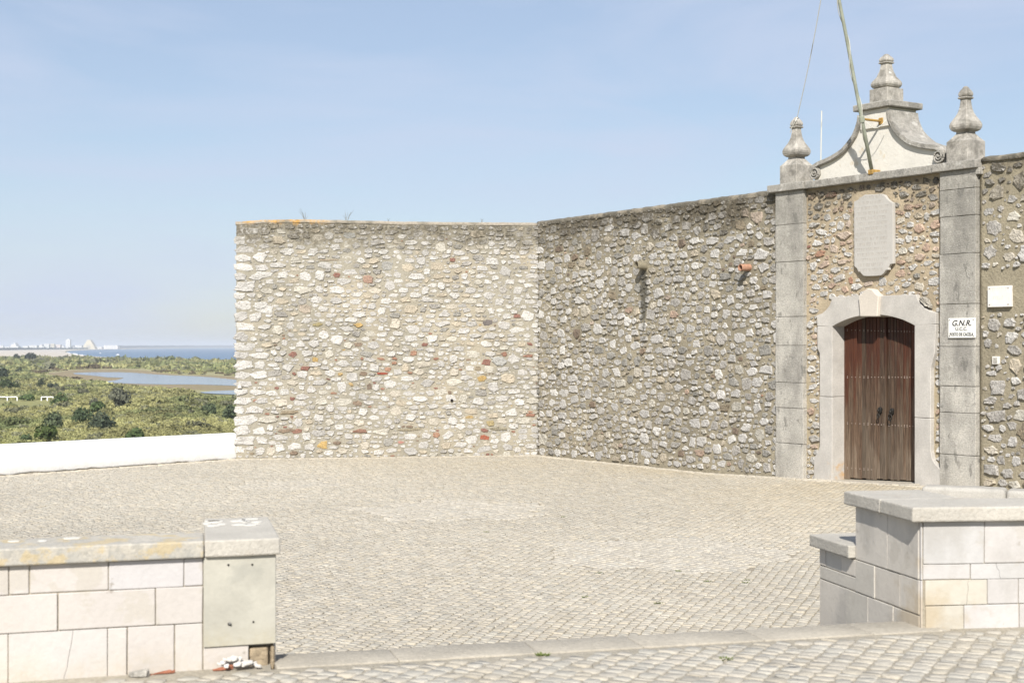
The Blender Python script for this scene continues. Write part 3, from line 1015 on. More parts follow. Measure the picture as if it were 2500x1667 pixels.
bm_mk('wall_core', bm, M['body'], gate, W2)


def pilaster(x0, x1, joints, seed):
    bm = bmesh.new(); add_box(bm, x0 + .02, x1 - .02, -.05, .08, -.1, 5.55)
    p = bm_mk('pilaster', bm, M['body'], gate, W2)
    zs = [-.1] + joints + [5.56]
    for i in range(len(zs) - 1):
        bm = bmesh.new()
        j = random.Random(seed + i).uniform(-.006, .006)
        add_box(bm, x0 + j, x1 + j * .5, -.095 + j, .07, zs[i] + .004, zs[i + 1] - .004, .008, 2)
        roughen(bm, .004, 7, .16, seed + i)
        b = bm_mk('stone_block', bm, M['limestone'], p, W2, smooth=False)
    return p


pilaster(PLX0, PLX1, [W2.at(1935, y, -.09)[1] for y in (1083, 996, 934, 843.5, 773, 638.5, 547.5)], 1)
pilaster(PRX0, PRX1, [W2.at(2348, y, -.09)[1] for y in (1111, 1008, 943, 846, 742, 619, 527, 461)], 40)


def block(name, poly, y0, y1, m, parent, bev=.008, rough=.003, seed=0, cuts=.15, smooth=False, frame=W2):
    bm = bmesh.new(); add_prism(bm, poly, y0, y1, bev, 1)
    if rough: roughen(bm, rough, 6, cuts, seed)
    return bm_mk(name, bm, M[m], parent, frame, smooth=smooth)


# door surround, pieces as jointed in the photograph
sur = empty('x', W2, '', '')
bpy.data.objects.remove(sur)
YF = -.085
bm = bmesh.new(); add_box(bm, DL - .06, DL - .02, .0, .05, 0, 2.9)
A = lambda px, py: W2.at(px, py, YF)
zj = A(2010, 796)[1]; zm = W2.at(2010, 968, YF)[1]
surround = block('door_surround', [(DL - .10, -.05), (DL - .02, -.05), (DL - .02, DZ), (DL - .10, DZ)], -.02, .3, 'body', gate, 0, 0)
jl = [(A(x, y)[0], A(x, y)[1]) for x, y in ((1987, 1167), (1987, 1116), (2001, 1089), (2000, 1030))]
lower_left = [(jl[0][0], -.05), jl[0], jl[1], ((jl[1][0] * .4 + jl[2][0] * .6), (jl[1][1] + jl[2][1]) / 2 - .02), jl[2], (jl[3][0], zm - .003), (DL, zm - .003), (DL, -.05)]
block('jamb_block', lower_left[::-1], YF, .27, 'surround', surround, seed=1)
xa = A(2001, 858)[0]; xb = A(1995, 853)[0]
block('jamb_block', [(DL, zm + .003), (DL, zj - .003), (xb, zj - .003), (xb, A(1995, 850)[1]), (xa, A(2001, 862)[1]), (xa, zm + .003)], YF, .27, 'surround', surround, seed=2)
zr = A(2250, 792)[1]; zrm = A(2250, 1020)[1]
xr1 = A(2272, 950)[0]; xr0 = A(2281, 830)[0]
lr = [A(2272, 1100), A(2276, 1120), A(2284, 1134), A(2296, 1146), A(2294, 1185)]
block('jamb_block', [(DR, -.05), (DR, zrm - .003), (xr1, zrm - .003)] + lr + [(lr[-1][0], -.05)], YF, .27, 'surround', surround, seed=3)
block('jamb_block', [(DR, zrm + .003), (DR, zr - .003), (xr0 + .03, zr - .003), (xr0, zr - .5), (xr1, zr - .75), (xr1, zrm + .003)], YF, .27, 'surround', surround, seed=4)
KL, KR = A(2105, 760)[0], A(2148, 760)[0]
npt = 9
arcL = [(DL + (KL - DL) * i / npt, arch_z(DL + (KL - DL) * i / npt)) for i in range(npt + 1)]
outL = [A(2101, 722), A(2031, 725), A(2029, 735), A(2024, 747), A(2016, 757), A(2007, 765), A(1994, 770), (xb, zj + .003)]
block('lintel_stone', arcL + outL, YF, .27, 'surround', surround, seed=5, bev=.006)
arcR = [(KR + (DR - KR) * i / npt, arch_z(KR + (DR - KR) * i / npt)) for i in range(npt + 1)]
outR = [(A(2284, 792)[0], zr + .003), A(2284, 763), A(2271, 760), A(2258, 753), A(2247, 742), A(2240, 731), A(2236, 719), A(2150, 722)]
block('lintel_stone', arcR + outR, YF, .27, 'surround', surround, seed=6, bev=.006)
ks = [A(2106, 773), A(2148, 773), A(2151, 722), A(2143, 716), A(2136, 707), A(2124, 704), A(2116, 709), A(2110, 718), A(2102, 722)]
block('keystone', ks, YF - .07, .26, 'keystone', surround, seed=7, bev=.012)
# rough rubble fill beside the right curved shoulder
S = [(A(2256, 733)[0] + .0, A(2256, 738)[1], .13, .07, [(-.10, .09), (-.02, .10), (.06, .05), (.13, -.06), (.12, -.1), (.04, -.07), (-.05, .0), (-.09, .05)])]
for st in S:
    V, Fc = stone_mesh(st, random.Random(3), .05)
    mk('stone', [(a, b - .03, c) for a, b, c in V], Fc, M['rubble_dark'], surround, W2, tint=(.42, .39, .33))
# threshold
bm = bmesh.new(); add_box(bm, DL - .02, DR + .12, -.22, .34, -.05, .13, .012, 2); roughen(bm, .004, 5, .2)
for v in bm.verts: v.co.z += max(0, v.co.x - DL) * .045
bm_mk('threshold', bm, M['kerb'], gate, W2)

# door: planks, cover strip, studs, knockers
door = block('door', [(DL - .1, 0), (DR + .1, 0), (DR + .1, 3.24), (DL - .1, 3.24)], .29, .34, 'dark', gate, 0, 0)
door['label'] = 'arched double door of weathered brown planks'
edges = [675, 720, 745, 780, 815, 848, 880, 905, 935, 962, 985, 1005, 1022, 1048, 1075, 1097, 1122, 1150, 1172, 1192, 1216, 1246]
xs = [W2.at(1860 + e * .2998, 900, .24)[0] for e in edges]
xs[0] = DL - .02; xs[-1] = DR + .02
for i in range(len(xs) - 1):
    x0, x1 = xs[i] + .004, xs[i + 1] - .004
    cover = i == 11
    y0 = .205 if cover else .235 + rng.uniform(-.004, .004)
    zb_ = .14 + max(0, x0 - DL) * .045 + rng.uniform(0, .025)
    poly = [(x0, zb_), (x1, zb_), (x1, ARC_R + .08), (x0, ARC_R + .08)]
    bm = bmesh.new(); add_prism(bm, poly, y0, .29, .004, 1)
    bm_mk('plank', bm, M['wood'], door, W2)
bm = bmesh.new()
for (yl, yr) in ((804, 808), (919, 919.5), (1031, 1039), (1140, 1152)):
    for i, e in enumerate(edges[:-1]):
        if i == 11 or (yl > 1100 and i > 6): continue
        cxp = 1860 + (e + edges[i + 1]) / 2 * .2998
        for dz in ((0, 11 * .2998) if i in (0, 4, 5, 10, 12, 17, 18) else (5 * .2998,)):
            py = yl + (yr - yl) * (cxp - 2062) / 170 + dz
            a, z = W2.at(cxp, py, .23)
            add_box(bm, a - .008, a + .008, .224, .24, z - .008, z + .008, .003)
bm_mk('stud', bm, M['stud'], door, W2)['kind'] = 'stuff'
for (px, py, ring) in ((2147.5, 1003, .0), (2176.5, 1006, 1.0)):
    a, z = W2.at(px, py, .2)
    bm = bmesh.new()
    pts = [(-.035, .085), (.0, .10), (.035, .085), (.05, .045), (.04, .0), (.03, -.05), (.0, -.085), (-.03, -.05), (-.04, .0), (-.05, .045)]
    add_prism(bm, [(a + p * .85, z + q_ * .75) for p, q_ in pts], .19, .24, .012, 2)
    add_box(bm, a - .02, a + .02, .15, .18, z - .02, z + .03, .008)
    roughen(bm, .006, 30)
    kn = bm_mk('knocker', bm, M['iron'], door, W2, smooth=True)
    bm = bmesh.new()
    r_ = .042 if ring else .028
    cpts = [(a + r_ * math.sin(t), .16, z - .09 + r_ * (math.cos(t)) * 1.25) for t in np.linspace(0, 2 * math.pi, 17)]
    add_tube(bm, cpts, .010, 8)
    rg = bm_mk('knocker', bm, M['iron'], door, W2, smooth=True); rg.name = 'knocker_ring'

# cornice in lengths
xs = [8.03, 9.0, 9.62, 10.18, 10.62, 11.05, 12.05, 12.98]
for i in range(len(xs) - 1):
    end = i in (0, 6)
    bm = bmesh.new()
    yf = -.17 if end else -.13
    add_prism(bm, [(xs[i] + .002, 5.562), (xs[i + 1] - .002, 5.562), (xs[i + 1] - .002, 5.70), (xs[i] + .002, 5.70)], yf, .9, .012, 2)
    roughen(bm, .006, 6, .16, i)
    bm_mk('cornice_stone', bm, M['cornice'], gate, W2)
bm = bmesh.new(); add_box(bm, 12.8, 13.0, -.10, .9, 5.45, 5.565, .01); bm_mk('cornice_stone', bm, M['cornice'], gate, W2)

# pediment
Pz = 5.70
zq = lambda x, y: (1880 + x * .2636, 100 + y * .2636)
YP = 0.02
curveL = [W2.at(*zq(x, y), YP) for x, y in ((372, 1220), (378, 1180), (400, 1148), (440, 1122), (500, 1098), (560, 1070), (610, 1040), (660, 1005), (700, 960), (735, 915), (765, 870), (790, 810), (808, 750), (815, 690))]
PC = (curveL[0][0] + W2.at(*zq(1600, 1010), YP)[0]) / 2 + .02
curveL = [(x, z) for x, z in curveL]
topz = curveL[-1][1]
curveR = [(2 * PC - x, z) for x, z in curveL][::-1]
inn = .075
body = [(curveL[0][0] + inn, Pz)] + [(x + inn * .8, z - inn * .5) for x, z in curveL] + [(x - inn * .8, z - inn * .5) for x, z in curveR] + [(curveR[-1][0] - inn, Pz)]
ped = block('pediment', body[::-1], YP + .045, YP + .70, 'plaster', gate, 0, .0)


def moulding(curve, name):
    """band of stone following the curve, showing its top"""
    bm = bmesh.new()
    n = len(curve); L = []
    for i, (x, z) in enumerate(curve):
        x0, z0 = curve[max(i - 1, 0)]; x1, z1 = curve[min(i + 1, n - 1)]
        dx, dz = x1 - x0, z1 - z0; l = math.hypot(dx, dz); nx_, nz_ = -dz / l, dx / l
        s = 1 if nx_ * (PC - x) < 0 or nz_ > 0 else -1
        w = .085
        jx = mnoise.noise(Vector((x * 9, z * 9, 0))) * .006
        inner = (x - nx_ * w * s + jx, z - nz_ * w * s)
        outer = (x + jx, z + jx)
        L.append([bm.verts.new((outer[0], YP - .03, outer[1])), bm.verts.new((inner[0], YP - .03, inner[1])), bm.verts.new((inner[0], YP + .08, inner[1])),
                  bm.verts.new((inner[0], YP + .72, inner[1])), bm.verts.new((outer[0], YP + .72, outer[1]))])
    for i in range(n - 1):
        for k in range(5):
            bm.faces.new((L[i][k], L[i][(k + 1) % 5], L[i + 1][(k + 1) % 5], L[i + 1][k]))
    bm.faces.new(L[0]); bm.faces.new(L[-1][::-1])
    bmesh.ops.bevel(bm, geom=[e for e in bm.edges if abs(e.verts[0].co.y - YP + .03) < 1e-4 and abs(e.verts[1].co.y - YP + .03) < 1e-4], offset=.012, segments=2, affect='EDGES')
    return bm_mk(name, bm, M['cornice'], ped, W2)


moulding(curveL, 'edge_moulding'); moulding(curveR, 'edge_moulding')


def scroll(cx, cz, r, sgn):
    bm = bmesh.new(); pts = []
    for i in range(46):
        t = i / 45
        a = t * 2 * math.pi * 2.1 + (math.pi * .5)
        rr = r * (1 - t) ** .8 + .012
        pts.append((cx + sgn * rr * math.cos(a), YP - .01 - .02 * t, cz + rr * math.sin(a)))
    add_tube(bm, pts, .020, 8, .011)
    add_tube(bm, [(cx, YP + .05, cz), (cx, YP - .0, cz)], r * 1.0, 24)
    add_tube(bm, [(cx, YP + .0, cz), (cx, YP - .04, cz)], .024, 10, .012)
    return bm_mk('scroll', bm, M['cornice'], ped, W2, smooth=False)


rs = .115
scroll(curveL[0][0] + rs + .01, Pz + rs + .04, rs, 1)
scroll(curveR[-1][0] - rs - .01, Pz + rs + .04, rs, -1)
CW = .365
block('pediment_neck', [(PC - CW + .03, topz - .28), (PC + CW - .03, topz - .28), (PC + CW - .03, topz + .06), (PC - CW + .03, topz + .06)], YP + .0, YP + .73, 'plaster', ped, .01, .002)
block('pediment_cap', [(PC - CW - .08, topz + .06), (PC + CW + .08, topz + .06), (PC + CW + .08, topz + .175), (PC - CW - .08, topz + .175)], YP - .08, YP + .79, 'cornice', ped, .014, .006, 3)


def finial(cx, cy, z0, shoulder=True):
    root = bmesh.new()
    hw = .225 if shoulder else .212
    ph = .36 if shoulder else .27
    vs = .90 if shoulder else .74
    prof = [(hw, 0), (hw, ph * .5), (hw, ph)]
    if shoulder:
        prof += [(hw * .95, ph + .01), (.17, ph + .06), (.125, ph + .12), (.112, ph + .135), (.112, ph + .165)]
        zt_ = ph + .165
    else:
        prof += [(hw * .97, ph + .005), (.14, ph + .006)]
        zt_ = ph + .006
    def sq(bm, prof, zc, rnd):
        rings = []
        for w, z in prof:
            c = w * rnd
            pts = [(w, -w + c), (w, w - c), (w - c, w), (-w + c, w), (-w, w - c), (-w, -w + c), (-w + c, -w), (w - c, -w)]
            rings.append([bm.verts.new((cx + a, cy + b, zc + z)) for a, b in pts])
        for i in range(len(rings) - 1):
            for k in range(8):
                bm.faces.new((rings[i][k], rings[i][(k + 1) % 8], rings[i + 1][(k + 1) % 8], rings[i + 1][k]))
        bm.faces.new(rings[0][::-1]); bm.faces.new(rings[-1])
    sq(root, prof, z0, .03)
    f = bm_mk('finial', root, M['finial'], gate, W2)
    # bulb, neck, collar and knob
    bz = [(.11, 0), (.150, .012), (.185, .04), (.203, .085), (.206, .13), (.192, .18), (.163, .235), (.130, .295), (.103, .36), (.085, .43), (.074, .50), (.068, .57), (.067, .615)]
    bz = [(w * (1 if shoulder else 1.03 if z < .3 else 1.15), z * vs) for w, z in bz]
    bm = bmesh.new(); sq(bm, bz, z0 + zt_, .16)
    bm_mk('bulb', bm, M['finial'], f, W2, smooth=False)
    kf = 1.0 if shoulder else 1.08
    cz_ = [(w * kf, z * vs) for w, z in [(.070, .612), (.088, .622), (.096, .635), (.096, .652), (.080, .662)]]
    bm = bmesh.new(); sq(bm, cz_, z0 + zt_, .08); bm_mk('collar', bm, M['finial'], f, W2)
    kz = [(w * kf, z * vs) for w, z in [(.076, .660), (.092, .678), (.097, .705), (.091, .74), (.073, .78), (.050, .81), (.036, .84), (.018, .860)]]
    bm = bmesh.new(); sq(bm, kz, z0 + zt_, .22); bm_mk('knob', bm, M['finial'], f, W2)
    return f


finial(8.53, .13, 5.695)['label'] = 'left finial, with the guy wire tied to it'
finial(12.535, .13, 5.695)['label'] = 'right finial, on the pilaster beside the signs'
finial(PC, .34, topz + .172, False)['label'] = 'topmost finial, on the pediment'

# ---- rampart right of the gate
right = empty('stone_wall', W2, 'brown rubble stone wall with large scattered stones, right of the gate at the photo edge', 'wall', 'fort walls')
R0, R1 = 12.93, 18.0
zt4 = lambda x: 5.71 + .0 * x
mortar_face(R1, lambda x: -.1, zt4, W2, right, 'mortar_tan', thick=1.0, x0=R0)
S4 = pack(R1, lambda x: .25, lambda x: 5.62, ((.15, 200), (.118, 1200), (.092, 5000), (.072, 12000), (.05, 16000), (.034, 18000), (.022, 14000)), 25, gap=.016, aspect=(.95, 2.1), tilt=20,
          inside=lambda x, z, w, h: x - w > R0 + .03 and not (13.0 - w < x < 13.85 + w and 3.15 - h < z < 3.85 + h) and not (13.05 - w < x < 13.35 + w and 2.3 - h < z < 2.55 + h) and (x < 14.5 or z < 5.2))
lay_stones(S4, right, W2, pal4, 26, .026, lambda x: 35.3 - .83 * x)
bm = bmesh.new()
rows = []
for i in range(40):
    x = R0 + .06 + (R1 - R0) * i / 39
    rows.append([bm.verts.new((x, y, 5.70 + z + mnoise.noise(Vector((x * 4, y * 3, 3))) * .02)) for y, z in [(-.03, -.05), (-.05, .0), (.02, .04), (.3, .06), (1.0, .03), (1.0, -.05)]])
for i in range(39):
    for k in range(5):
        bm.faces.new((rows[i][k], rows[i][k + 1], rows[i + 1][k + 1], rows[i + 1][k]))
bm.faces.new(rows[0]); bm.faces.new(rows[-1][::-1])
bm_mk('capping', bm, M['capping_dark'], right, W2, smooth=True)

# ---- inscription plaque over the door
PA = lambda x, y: W2.at(1860 + x * .2742, 420 + y * .2742, -.09)
pl = [(820, 265), (850, 250), (880, 225), (915, 203), (1000, 200), (1060, 195), (1090, 205), (1110, 235), (1140, 262), (1166, 275), (1168, 500), (1168, 815), (1140, 822), (1125, 850), (1128, 870), (1100, 875), (1085, 900), (1060, 920), (1000, 926), (940, 928), (905, 925), (885, 905), (870, 888), (855, 885), (848, 862), (822, 838), (820, 500)]
bm = bmesh.new(); add_prism(bm, [PA(*p) for p in pl][::-1], -.09, -.02, .008, 2)
plaque = tag(bm_mk('plaque', bm, M['plaque'], None, W2), 'tall pale stone plaque with scalloped corners and a worn carved inscription above the door', 'plaque')
bm = bmesh.new()
for row in range(15):
    z = 5.27 - row * .093
    x = 10.20 if 1 < row < 13 else 10.32
    xe = 11.00 if 1 < row < 13 else 10.88
    while x < xe:
        w = rng.uniform(.014, .034)
        h = .048
        k = rng.random()
        if k < .75: add_box(bm, x, x + .006, -.0935, -.088, z - h / 2, z + h / 2)
        if k > .3: add_box(bm, x + .0062, x + w, -.0935, -.088, z + rng.choice((-h / 2, 0, h / 2 - .006)), z + rng.choice((-h / 2, 0, h / 2 - .006)) + .0065) if False else add_box(bm, x + .0065, x + w, -.0935, -.088, z + h / 2 - .006, z + h / 2)
        if k > .6: add_box(bm, x + w, x + w + .006, -.0935, -.088, z - h / 2, z + h / 2)
        x += w + rng.uniform(.014, .03)
tag(bm_mk('inscription', bm, M['engrave'], plaque, W2), kind='stuff')


# ---- signs
def text_mesh(txt, size, x, z, y, m, parent, bold=0.0, shear=0.0, sx=1.0, name='lettering'):
    cu = bpy.data.curves.new('t', 'FONT')
    cu.body = txt; cu.size = size; cu.align_x = 'CENTER'; cu.align_y = 'CENTER'; cu.extrude = .002; cu.offset = bold; cu.shear = shear; cu.resolution_u = 3
    o = bpy.data.objects.new('t', cu); COL.objects.link(o)
    dg = bpy.context.evaluated_depsgraph_get()
    me = o.evaluated_get(dg).to_mesh()
    v = [(p.co.x * sx + x, y - p.co.z, p.co.y + z) for p in me.vertices]
    f = [tuple(p.vertices) for p in me.polygons]
    o.evaluated_get(dg).to_mesh_clear()
    bpy.data.objects.remove(o); bpy.data.curves.remove(cu)
    return mk(name, v, f, M[m], parent, W2)


YS = -.125
s0 = W2.at(2315, 777, YS); s1 = W2.at(2380, 824.5, YS)
scx, scz, sw, sh = (s0[0] + s1[0]) / 2, (s0[1] + s1[1]) / 2, s1[0] - s0[0], s0[1] - s1[1]
bm = bmesh.new(); add_box(bm, scx - sw / 2, scx + sw / 2, YS, YS + .03, scz - sh / 2, scz + sh / 2, .003)
sign = tag(bm_mk('sign', bm, M['sign_white'], None, W2), 'white sign with black letters G.N.R. U.C.C. on the right gate pilaster', 'sign')
text_mesh('G.N.R.', .135, scx, scz + sh * .235, YS - .002, 'sign_black', sign, .0015, .28, 1.1)
text_mesh('U.C.C.', .082, scx, scz - sh * .055, YS - .002, 'sign_black', sign, .0005, 0, 1.1)
text_mesh('POSTO DE CACELA', .074, scx, scz - sh * .33, YS - .002, 'sign_black', sign, .0008, 0, .68 * sw / .50)
for i in (-1, 1):
    for j in (-1, 1):
        bm = bmesh.new(); add_tube(bm, [(scx + i * (sw / 2 - .03), YS - .008, scz + j * (sh / 2 - .03)), (scx + i * (sw / 2 - .03), YS + .01, scz + j * (sh / 2 - .03))], .009, 8)
        bm_mk('screw', bm, M['screw'], sign, W2)
YS2 = -.06
s0 = W2.at(2411, 699, YS2); s1 = W2.at(2466.5, 748.5, YS2)
bm = bmesh.new(); add_box(bm, s0[0], s1[0], YS2, .01, s1[1], s0[1], .003)
tablet = tag(bm_mk('plaque', bm, M['marble_white'], None, W2), 'small white marble tablet with faint carved lines and four screws, right of the gate', 'plaque')
for i in (s0[0] + .04, s1[0] - .04):
    for j in (s1[1] + .04, s0[1] - .04):
        bm = bmesh.new(); add_tube(bm, [(i, YS2 - .008, j), (i, YS2 + .01, j)], .009, 8)
        bm_mk('screw', bm, M['screw'], tablet, W2)
bm = bmesh.new()
for row, zf in enumerate((.30, -.12)):
    x = s0[0] + (.06 if row == 0 else .12); z = (s0[1] + s1[1]) / 2 + zf * .33 + .02
    while x < s1[0] - (.07 if row == 0 else .14):
        add_box(bm, x, x + .007, YS2 - .003, YS2 + .002, z - .025, z + .025)
        if rng.random() < .7: add_box(bm, x + .0075, x + .025, YS2 - .003, YS2 + .002, z + .018, z + .025)
        x += .042
M['engrave_pale'] = mat('engraved_line_pale', (.56, .53, .48), speck=None, blotch=None, bump=None)
tag(bm_mk('inscription', bm, M['engrave_pale'], tablet, W2), kind='stuff')
s0 = W2.at(2422, 870, -.05); s1 = W2.at(2437, 889, -.05)
bm = bmesh.new(); add_box(bm, s0[0], s1[0], -.05, .01, s1[1], s0[1], .004)
til = tag(bm_mk('wall_box', bm, M['marble_white'], None, W2), 'tiny square box with a grey cover set in the brown wall below the marble tablet', 'box')
bm = bmesh.new(); add_box(bm, s0[0] + .02, s1[0] - .02, -.056, -.045, s1[1] + .02, s0[1] - .02, .002)
bm_mk('cover', bm, M['limestone'], til, W2)

# ---- flagpole leaning out from the pediment, with bracket, clamp and halyard
fp = empty('flagpole', W2, 'tall grey green flagpole leaning out from the white pediment on a rusty bracket', 'flagpole')
b0 = W2.at(2129, 420, -.10); y0 = -.10
b1 = W2.at(2104, 291, -.47); y1 = -.47
p0 = Vector((b0[0], y0, b0[1])); p1 = Vector((b1[0], y1, b1[1]))
dirp = (p1 - p0)
bm = bmesh.new(); add_tube(bm, [p0 + dirp * t for t in (0, 1, 1.5)] + [p0 + dirp * 2.5 + Vector((.01, 0, 0)), p0 + dirp * 4.2, p0 + dirp * 6.5], .034, 12, .026)
bm_mk('pole', bm, M['pole'], fp, W2, smooth=True)
bm = bmesh.new()
w0 = W2.at(2149, 296, 0)
add_tube(bm, [(w0[0], .06, w0[1]), (p1.x, p1.y + .0, p1.z)], .022, 8)
add_box(bm, w0[0] - .05, w0[0] + .05, -.0, .08, w0[1] - .06, w0[1] + .06, .01)
bm_mk('bracket_arm', bm, M['rust'], fp, W2)
bm = bmesh.new(); u = dirp.normalized(); add_tube(bm, [p1 - u * .05, p1 + u * .05], .050, 14)
bm_mk('clamp', bm, M['pole'], fp, W2)
bm = bmesh.new(); add_box(bm, p0.x - .06, p0.x + .06, p0.y - .05, p0.y + .16, p0.z - .05, p0.z + .04, .012)
bm_mk('foot_bracket', bm, M['rust'], fp, W2)
bm = bmesh.new()
hp = []
for i in range(160):
    t = .35 + i / 159 * 3.2
    c = p0 + dirp * t
    a = t * 5.5
    hp.append((c.x + .042 * math.cos(a), c.y + .042 * math.sin(a), c.z))
add_tube(bm, hp, .007, 6)
lp = [(p1.x + .02 + .22 * t, p1.y + .05 + .3 * t, p1.z - .02 - .14 * math.sin(t * math.pi)) for t in np.linspace(0, 1, 14)]
add_tube(bm, lp, .006, 6)
bm_mk('halyard', bm, M['rope'], fp, W2, smooth=True)
# guy wire from the left finial to the pole's upper end
f_top = Vector((8.57, .07, 5.695 + .64 + .62 + .22))
w_px = W2.at(1962, 288, .1)
end = p0 + dirp * 6.4
k1 = W2.at(2004, 0, -.6)
bm = bmesh.new()
g1 = Vector((k1[0], -.6, k1[1]))
wp = [Vector((8.44, .05, 5.695 + 1.00)), Vector((8.50, .03, 5.695 + 1.08)), Vector((8.62, .02, 5.695 + 1.20)), Vector((8.60, .08, 5.695 + 1.28))]
g0 = wp[-1]
wp += [g0 + (g1 - g0) * t + Vector((.03 * math.sin(t * 3.1), 0, 0)) for t in (.25, .5, .75, 1.0, 1.3, 1.7)]
add_tube(bm, wp, .008, 6)
tag(bm_mk('guy_wire', bm, M['rope'], None, W2), 'thin white wire rising from the left finial towards the sky', 'wire')
a0 = W2.at(2006, 271, 1.4); a1 = W2.at(2004, 392, 1.4)
bm = bmesh.new(); add_tube(bm, [(a1[0], 1.4, 3.0), (a1[0], 1.4, a1[1]), (a0[0], 1.4, a0[1])], .012, 8)
tag(bm_mk('rod', bm, M['rope'], None, W2), 'thin pale upright rod behind the left slope of the pediment', 'rod')

# ------------------------------------------------------------------ white parapet
bm = bmesh.new()
n = 90
rows = []
for i in range(n + 1):
    x = .07 - 9.5 * i / n
    zbm = -.05 + (mnoise.noise(Vector((x * 2.2, 0, 0))) * .03 + mnoise.noise(Vector((x * 9, 0, 4))) * .015)
    tp = .555 - .0035 * x * 0 + (-x) * .0028
    wv = mnoise.noise(Vector((x * 1.1, 3, 0))) * .006
    rows.append([bm.verts.new(p) for p in ((x, .0, zbm + .02), (x, -.02, zbm + .05), (x, .005 + wv, .3), (x, wv, tp - .03), (x, .02 + wv, tp), (x, .24, tp + .005), (x, .27, tp - .03), (x, .27, -.3))])
for i in range(n):
    for k in range(7):
        bm.faces.new((rows[i][k], rows[i][k + 1], rows[i + 1][k + 1], rows[i + 1][k]))
bm.faces.new(rows[0]); bm.faces.new(rows[-1][::-1])
par = empty('parapet_wall', WP, 'low smooth white painted parapet overlooking the green marsh', 'wall')
bm_mk('painted_wall', bm, M['white_paint'], par, WP, smooth=True)
bm = bmesh.new(); add_box(bm, -9.5, .0, .012, .25, -.35, .03); roughen(bm, .012, 6, .3)
bm_mk('footing', bm, M['paint_base'], par, WP)

# ------------------------------------------------------------------ front left wall
SLAB = [(.47, .437, .405), (.465, .432, .398), (.475, .452, .425), (.485, .455, .42), (.455, .436, .425)]
Z2 = lambda x, y: LF.at(x * .3061, 1200 + y * .3061)
lwall = empty('boundary_wall', LF, 'low wall of pinkish white slabs with lichen spotted coping and a concrete panel, front left', 'wall')
sL = (.092, .995)        # the short return runs back along the steps
bm = bmesh.new()
xe_ = Z2(1985, 900)[0]
add_flat(bm, [(-8, .009), (xe_, .009), (xe_, .05), (-.012, .05), (-.012 + sL[0] * .86, .86), (-.36 + sL[0] * .86, .86), (-.36 + sL[0] * .3, .31), (-8, .31)], -.3, 1.55)
bm_mk('wall_core', bm, M['body'], lwall, LF)
Z2 = lambda x, y: LF.at(x * .3061, 1200 + y * .3061)
zA = Z2(900, 784)[1]; zB = Z2(900, 1083)[1]; zC = .96; ZT = 1.552
vx = lambda x: Z2(x, 900)[0]


cracks = {}


def slabs(frame, parent, rows_, m, seed, y=.0, th=.028, gap=.004, cols=SLAB, bev=.004):
    r = random.Random(seed)
    for (z0, z1, xs_) in rows_:
        for i in range(len(xs_) - 1):
            x0, x1 = sorted((xs_[i], xs_[i + 1]))
            bm = bmesh.new()
            j = r.uniform(-.003, .003); g0, g1, g2, g3 = (gap / 2 + r.uniform(-.0010, .0016) for _ in range(4)); k4 = [r.uniform(-.0015, .0015) for _ in range(4)]
            add_prism(bm, [(x0 + g0 + k4[0], z0 + g1), (x0 * .62 + x1 * .38, z0 + g1 + k4[1] * .7), (x1 - g2 + k4[1], z0 + g1 + k4[0]), (x1 - g2, z0 * .45 + z1 * .55), (x1 - g2 + k4[2], z1 - g3), (x0 * .3 + x1 * .7, z1 - g3 + k4[3]), (x0 + g0 + k4[3], z1 - g3 + k4[2])], y + j, y + th, bev, 2)
            c = r.choice(cols); f = r.uniform(.95, 1.03)
            if (round(x0, 2), round(z0, 2)) in cracks:
                bm.free()
                t0, t1 = cracks[(round(x0, 2), round(z0, 2))]
                xc = [(t0 + (t1 - t0) * k / 6 + r.uniform(-.006, .006) * (0 < k < 6), z0 + gap / 2 + (z1 - z0 - gap) * k / 6) for k in range(7)]
                for pg in ([(x0 + gap / 2, z0 + gap / 2)] + [(a - .0009, b) for a, b in xc] + [(x0 + gap / 2, z1 - gap / 2)], [(x1 - gap / 2, z1 - gap / 2)] + [(a + .0009, b) for a, b in reversed(xc)] + [(x1 - gap / 2, z0 + gap / 2)]):
                    bm = bmesh.new(); add_prism(bm, pg, y + j, y + th, .0006, 1)
                    bm_mk('slab', bm, M[m], parent, frame, tint=tuple(q * f for q in c))
                continue
            o = bm_mk('slab', bm, M[m], parent, frame, tint=tuple(q * f for q in c))


XP = vx(1620)
cracks[(round(vx(66), 2), round(zC, 2))] = (Z2(500, 1500)[0], Z2(583, 1105)[0])
slabs(LF, lwall, [(zA, ZT, [-3.2, -2.75, vx(70), vx(235), vx(868), vx(1468), XP]),
                  (zB, zA, [-3.4, -2.62, vx(463), vx(1243), XP]),
                  (zC, zB, [-3.3, -2.6, vx(66), vx(857), vx(1015), vx(1393), XP])], 'slab_warm', 4)
zP = 1.105
slabs(LF, lwall, [(zC, zP - .002, [XP, vx(1985)])], 'slab_warm', 6)
# the concrete panel with bolt holes
bm = bmesh.new(); add_box(bm, XP + .002, .0, -.008, .055, zP, ZT, .003, 2)
pn = bm_mk('concrete_panel', bm, M['panel_concrete'], lwall, LF)
for (x, y, r_) in ((1820, 581, .0055), (2010, 578, .0052), (2019, 1034, .005), (1829, 1050, .009)):
    a, z = Z2(x, y)
    bm = bmesh.new(); add_tube(bm, [(a, -.0105, z), (a, .0, z)], r_, 14)
    bm_mk('bolt_hole', bm, M['dark'], pn, LF)
a, z = Z2(1829, 1046)
bm = bmesh.new(); add_tube(bm, [(a, -.022, z + .003), (a, .0, z)], .0062, 10)
bm_mk('bolt', bm, M['screw'], pn, LF)
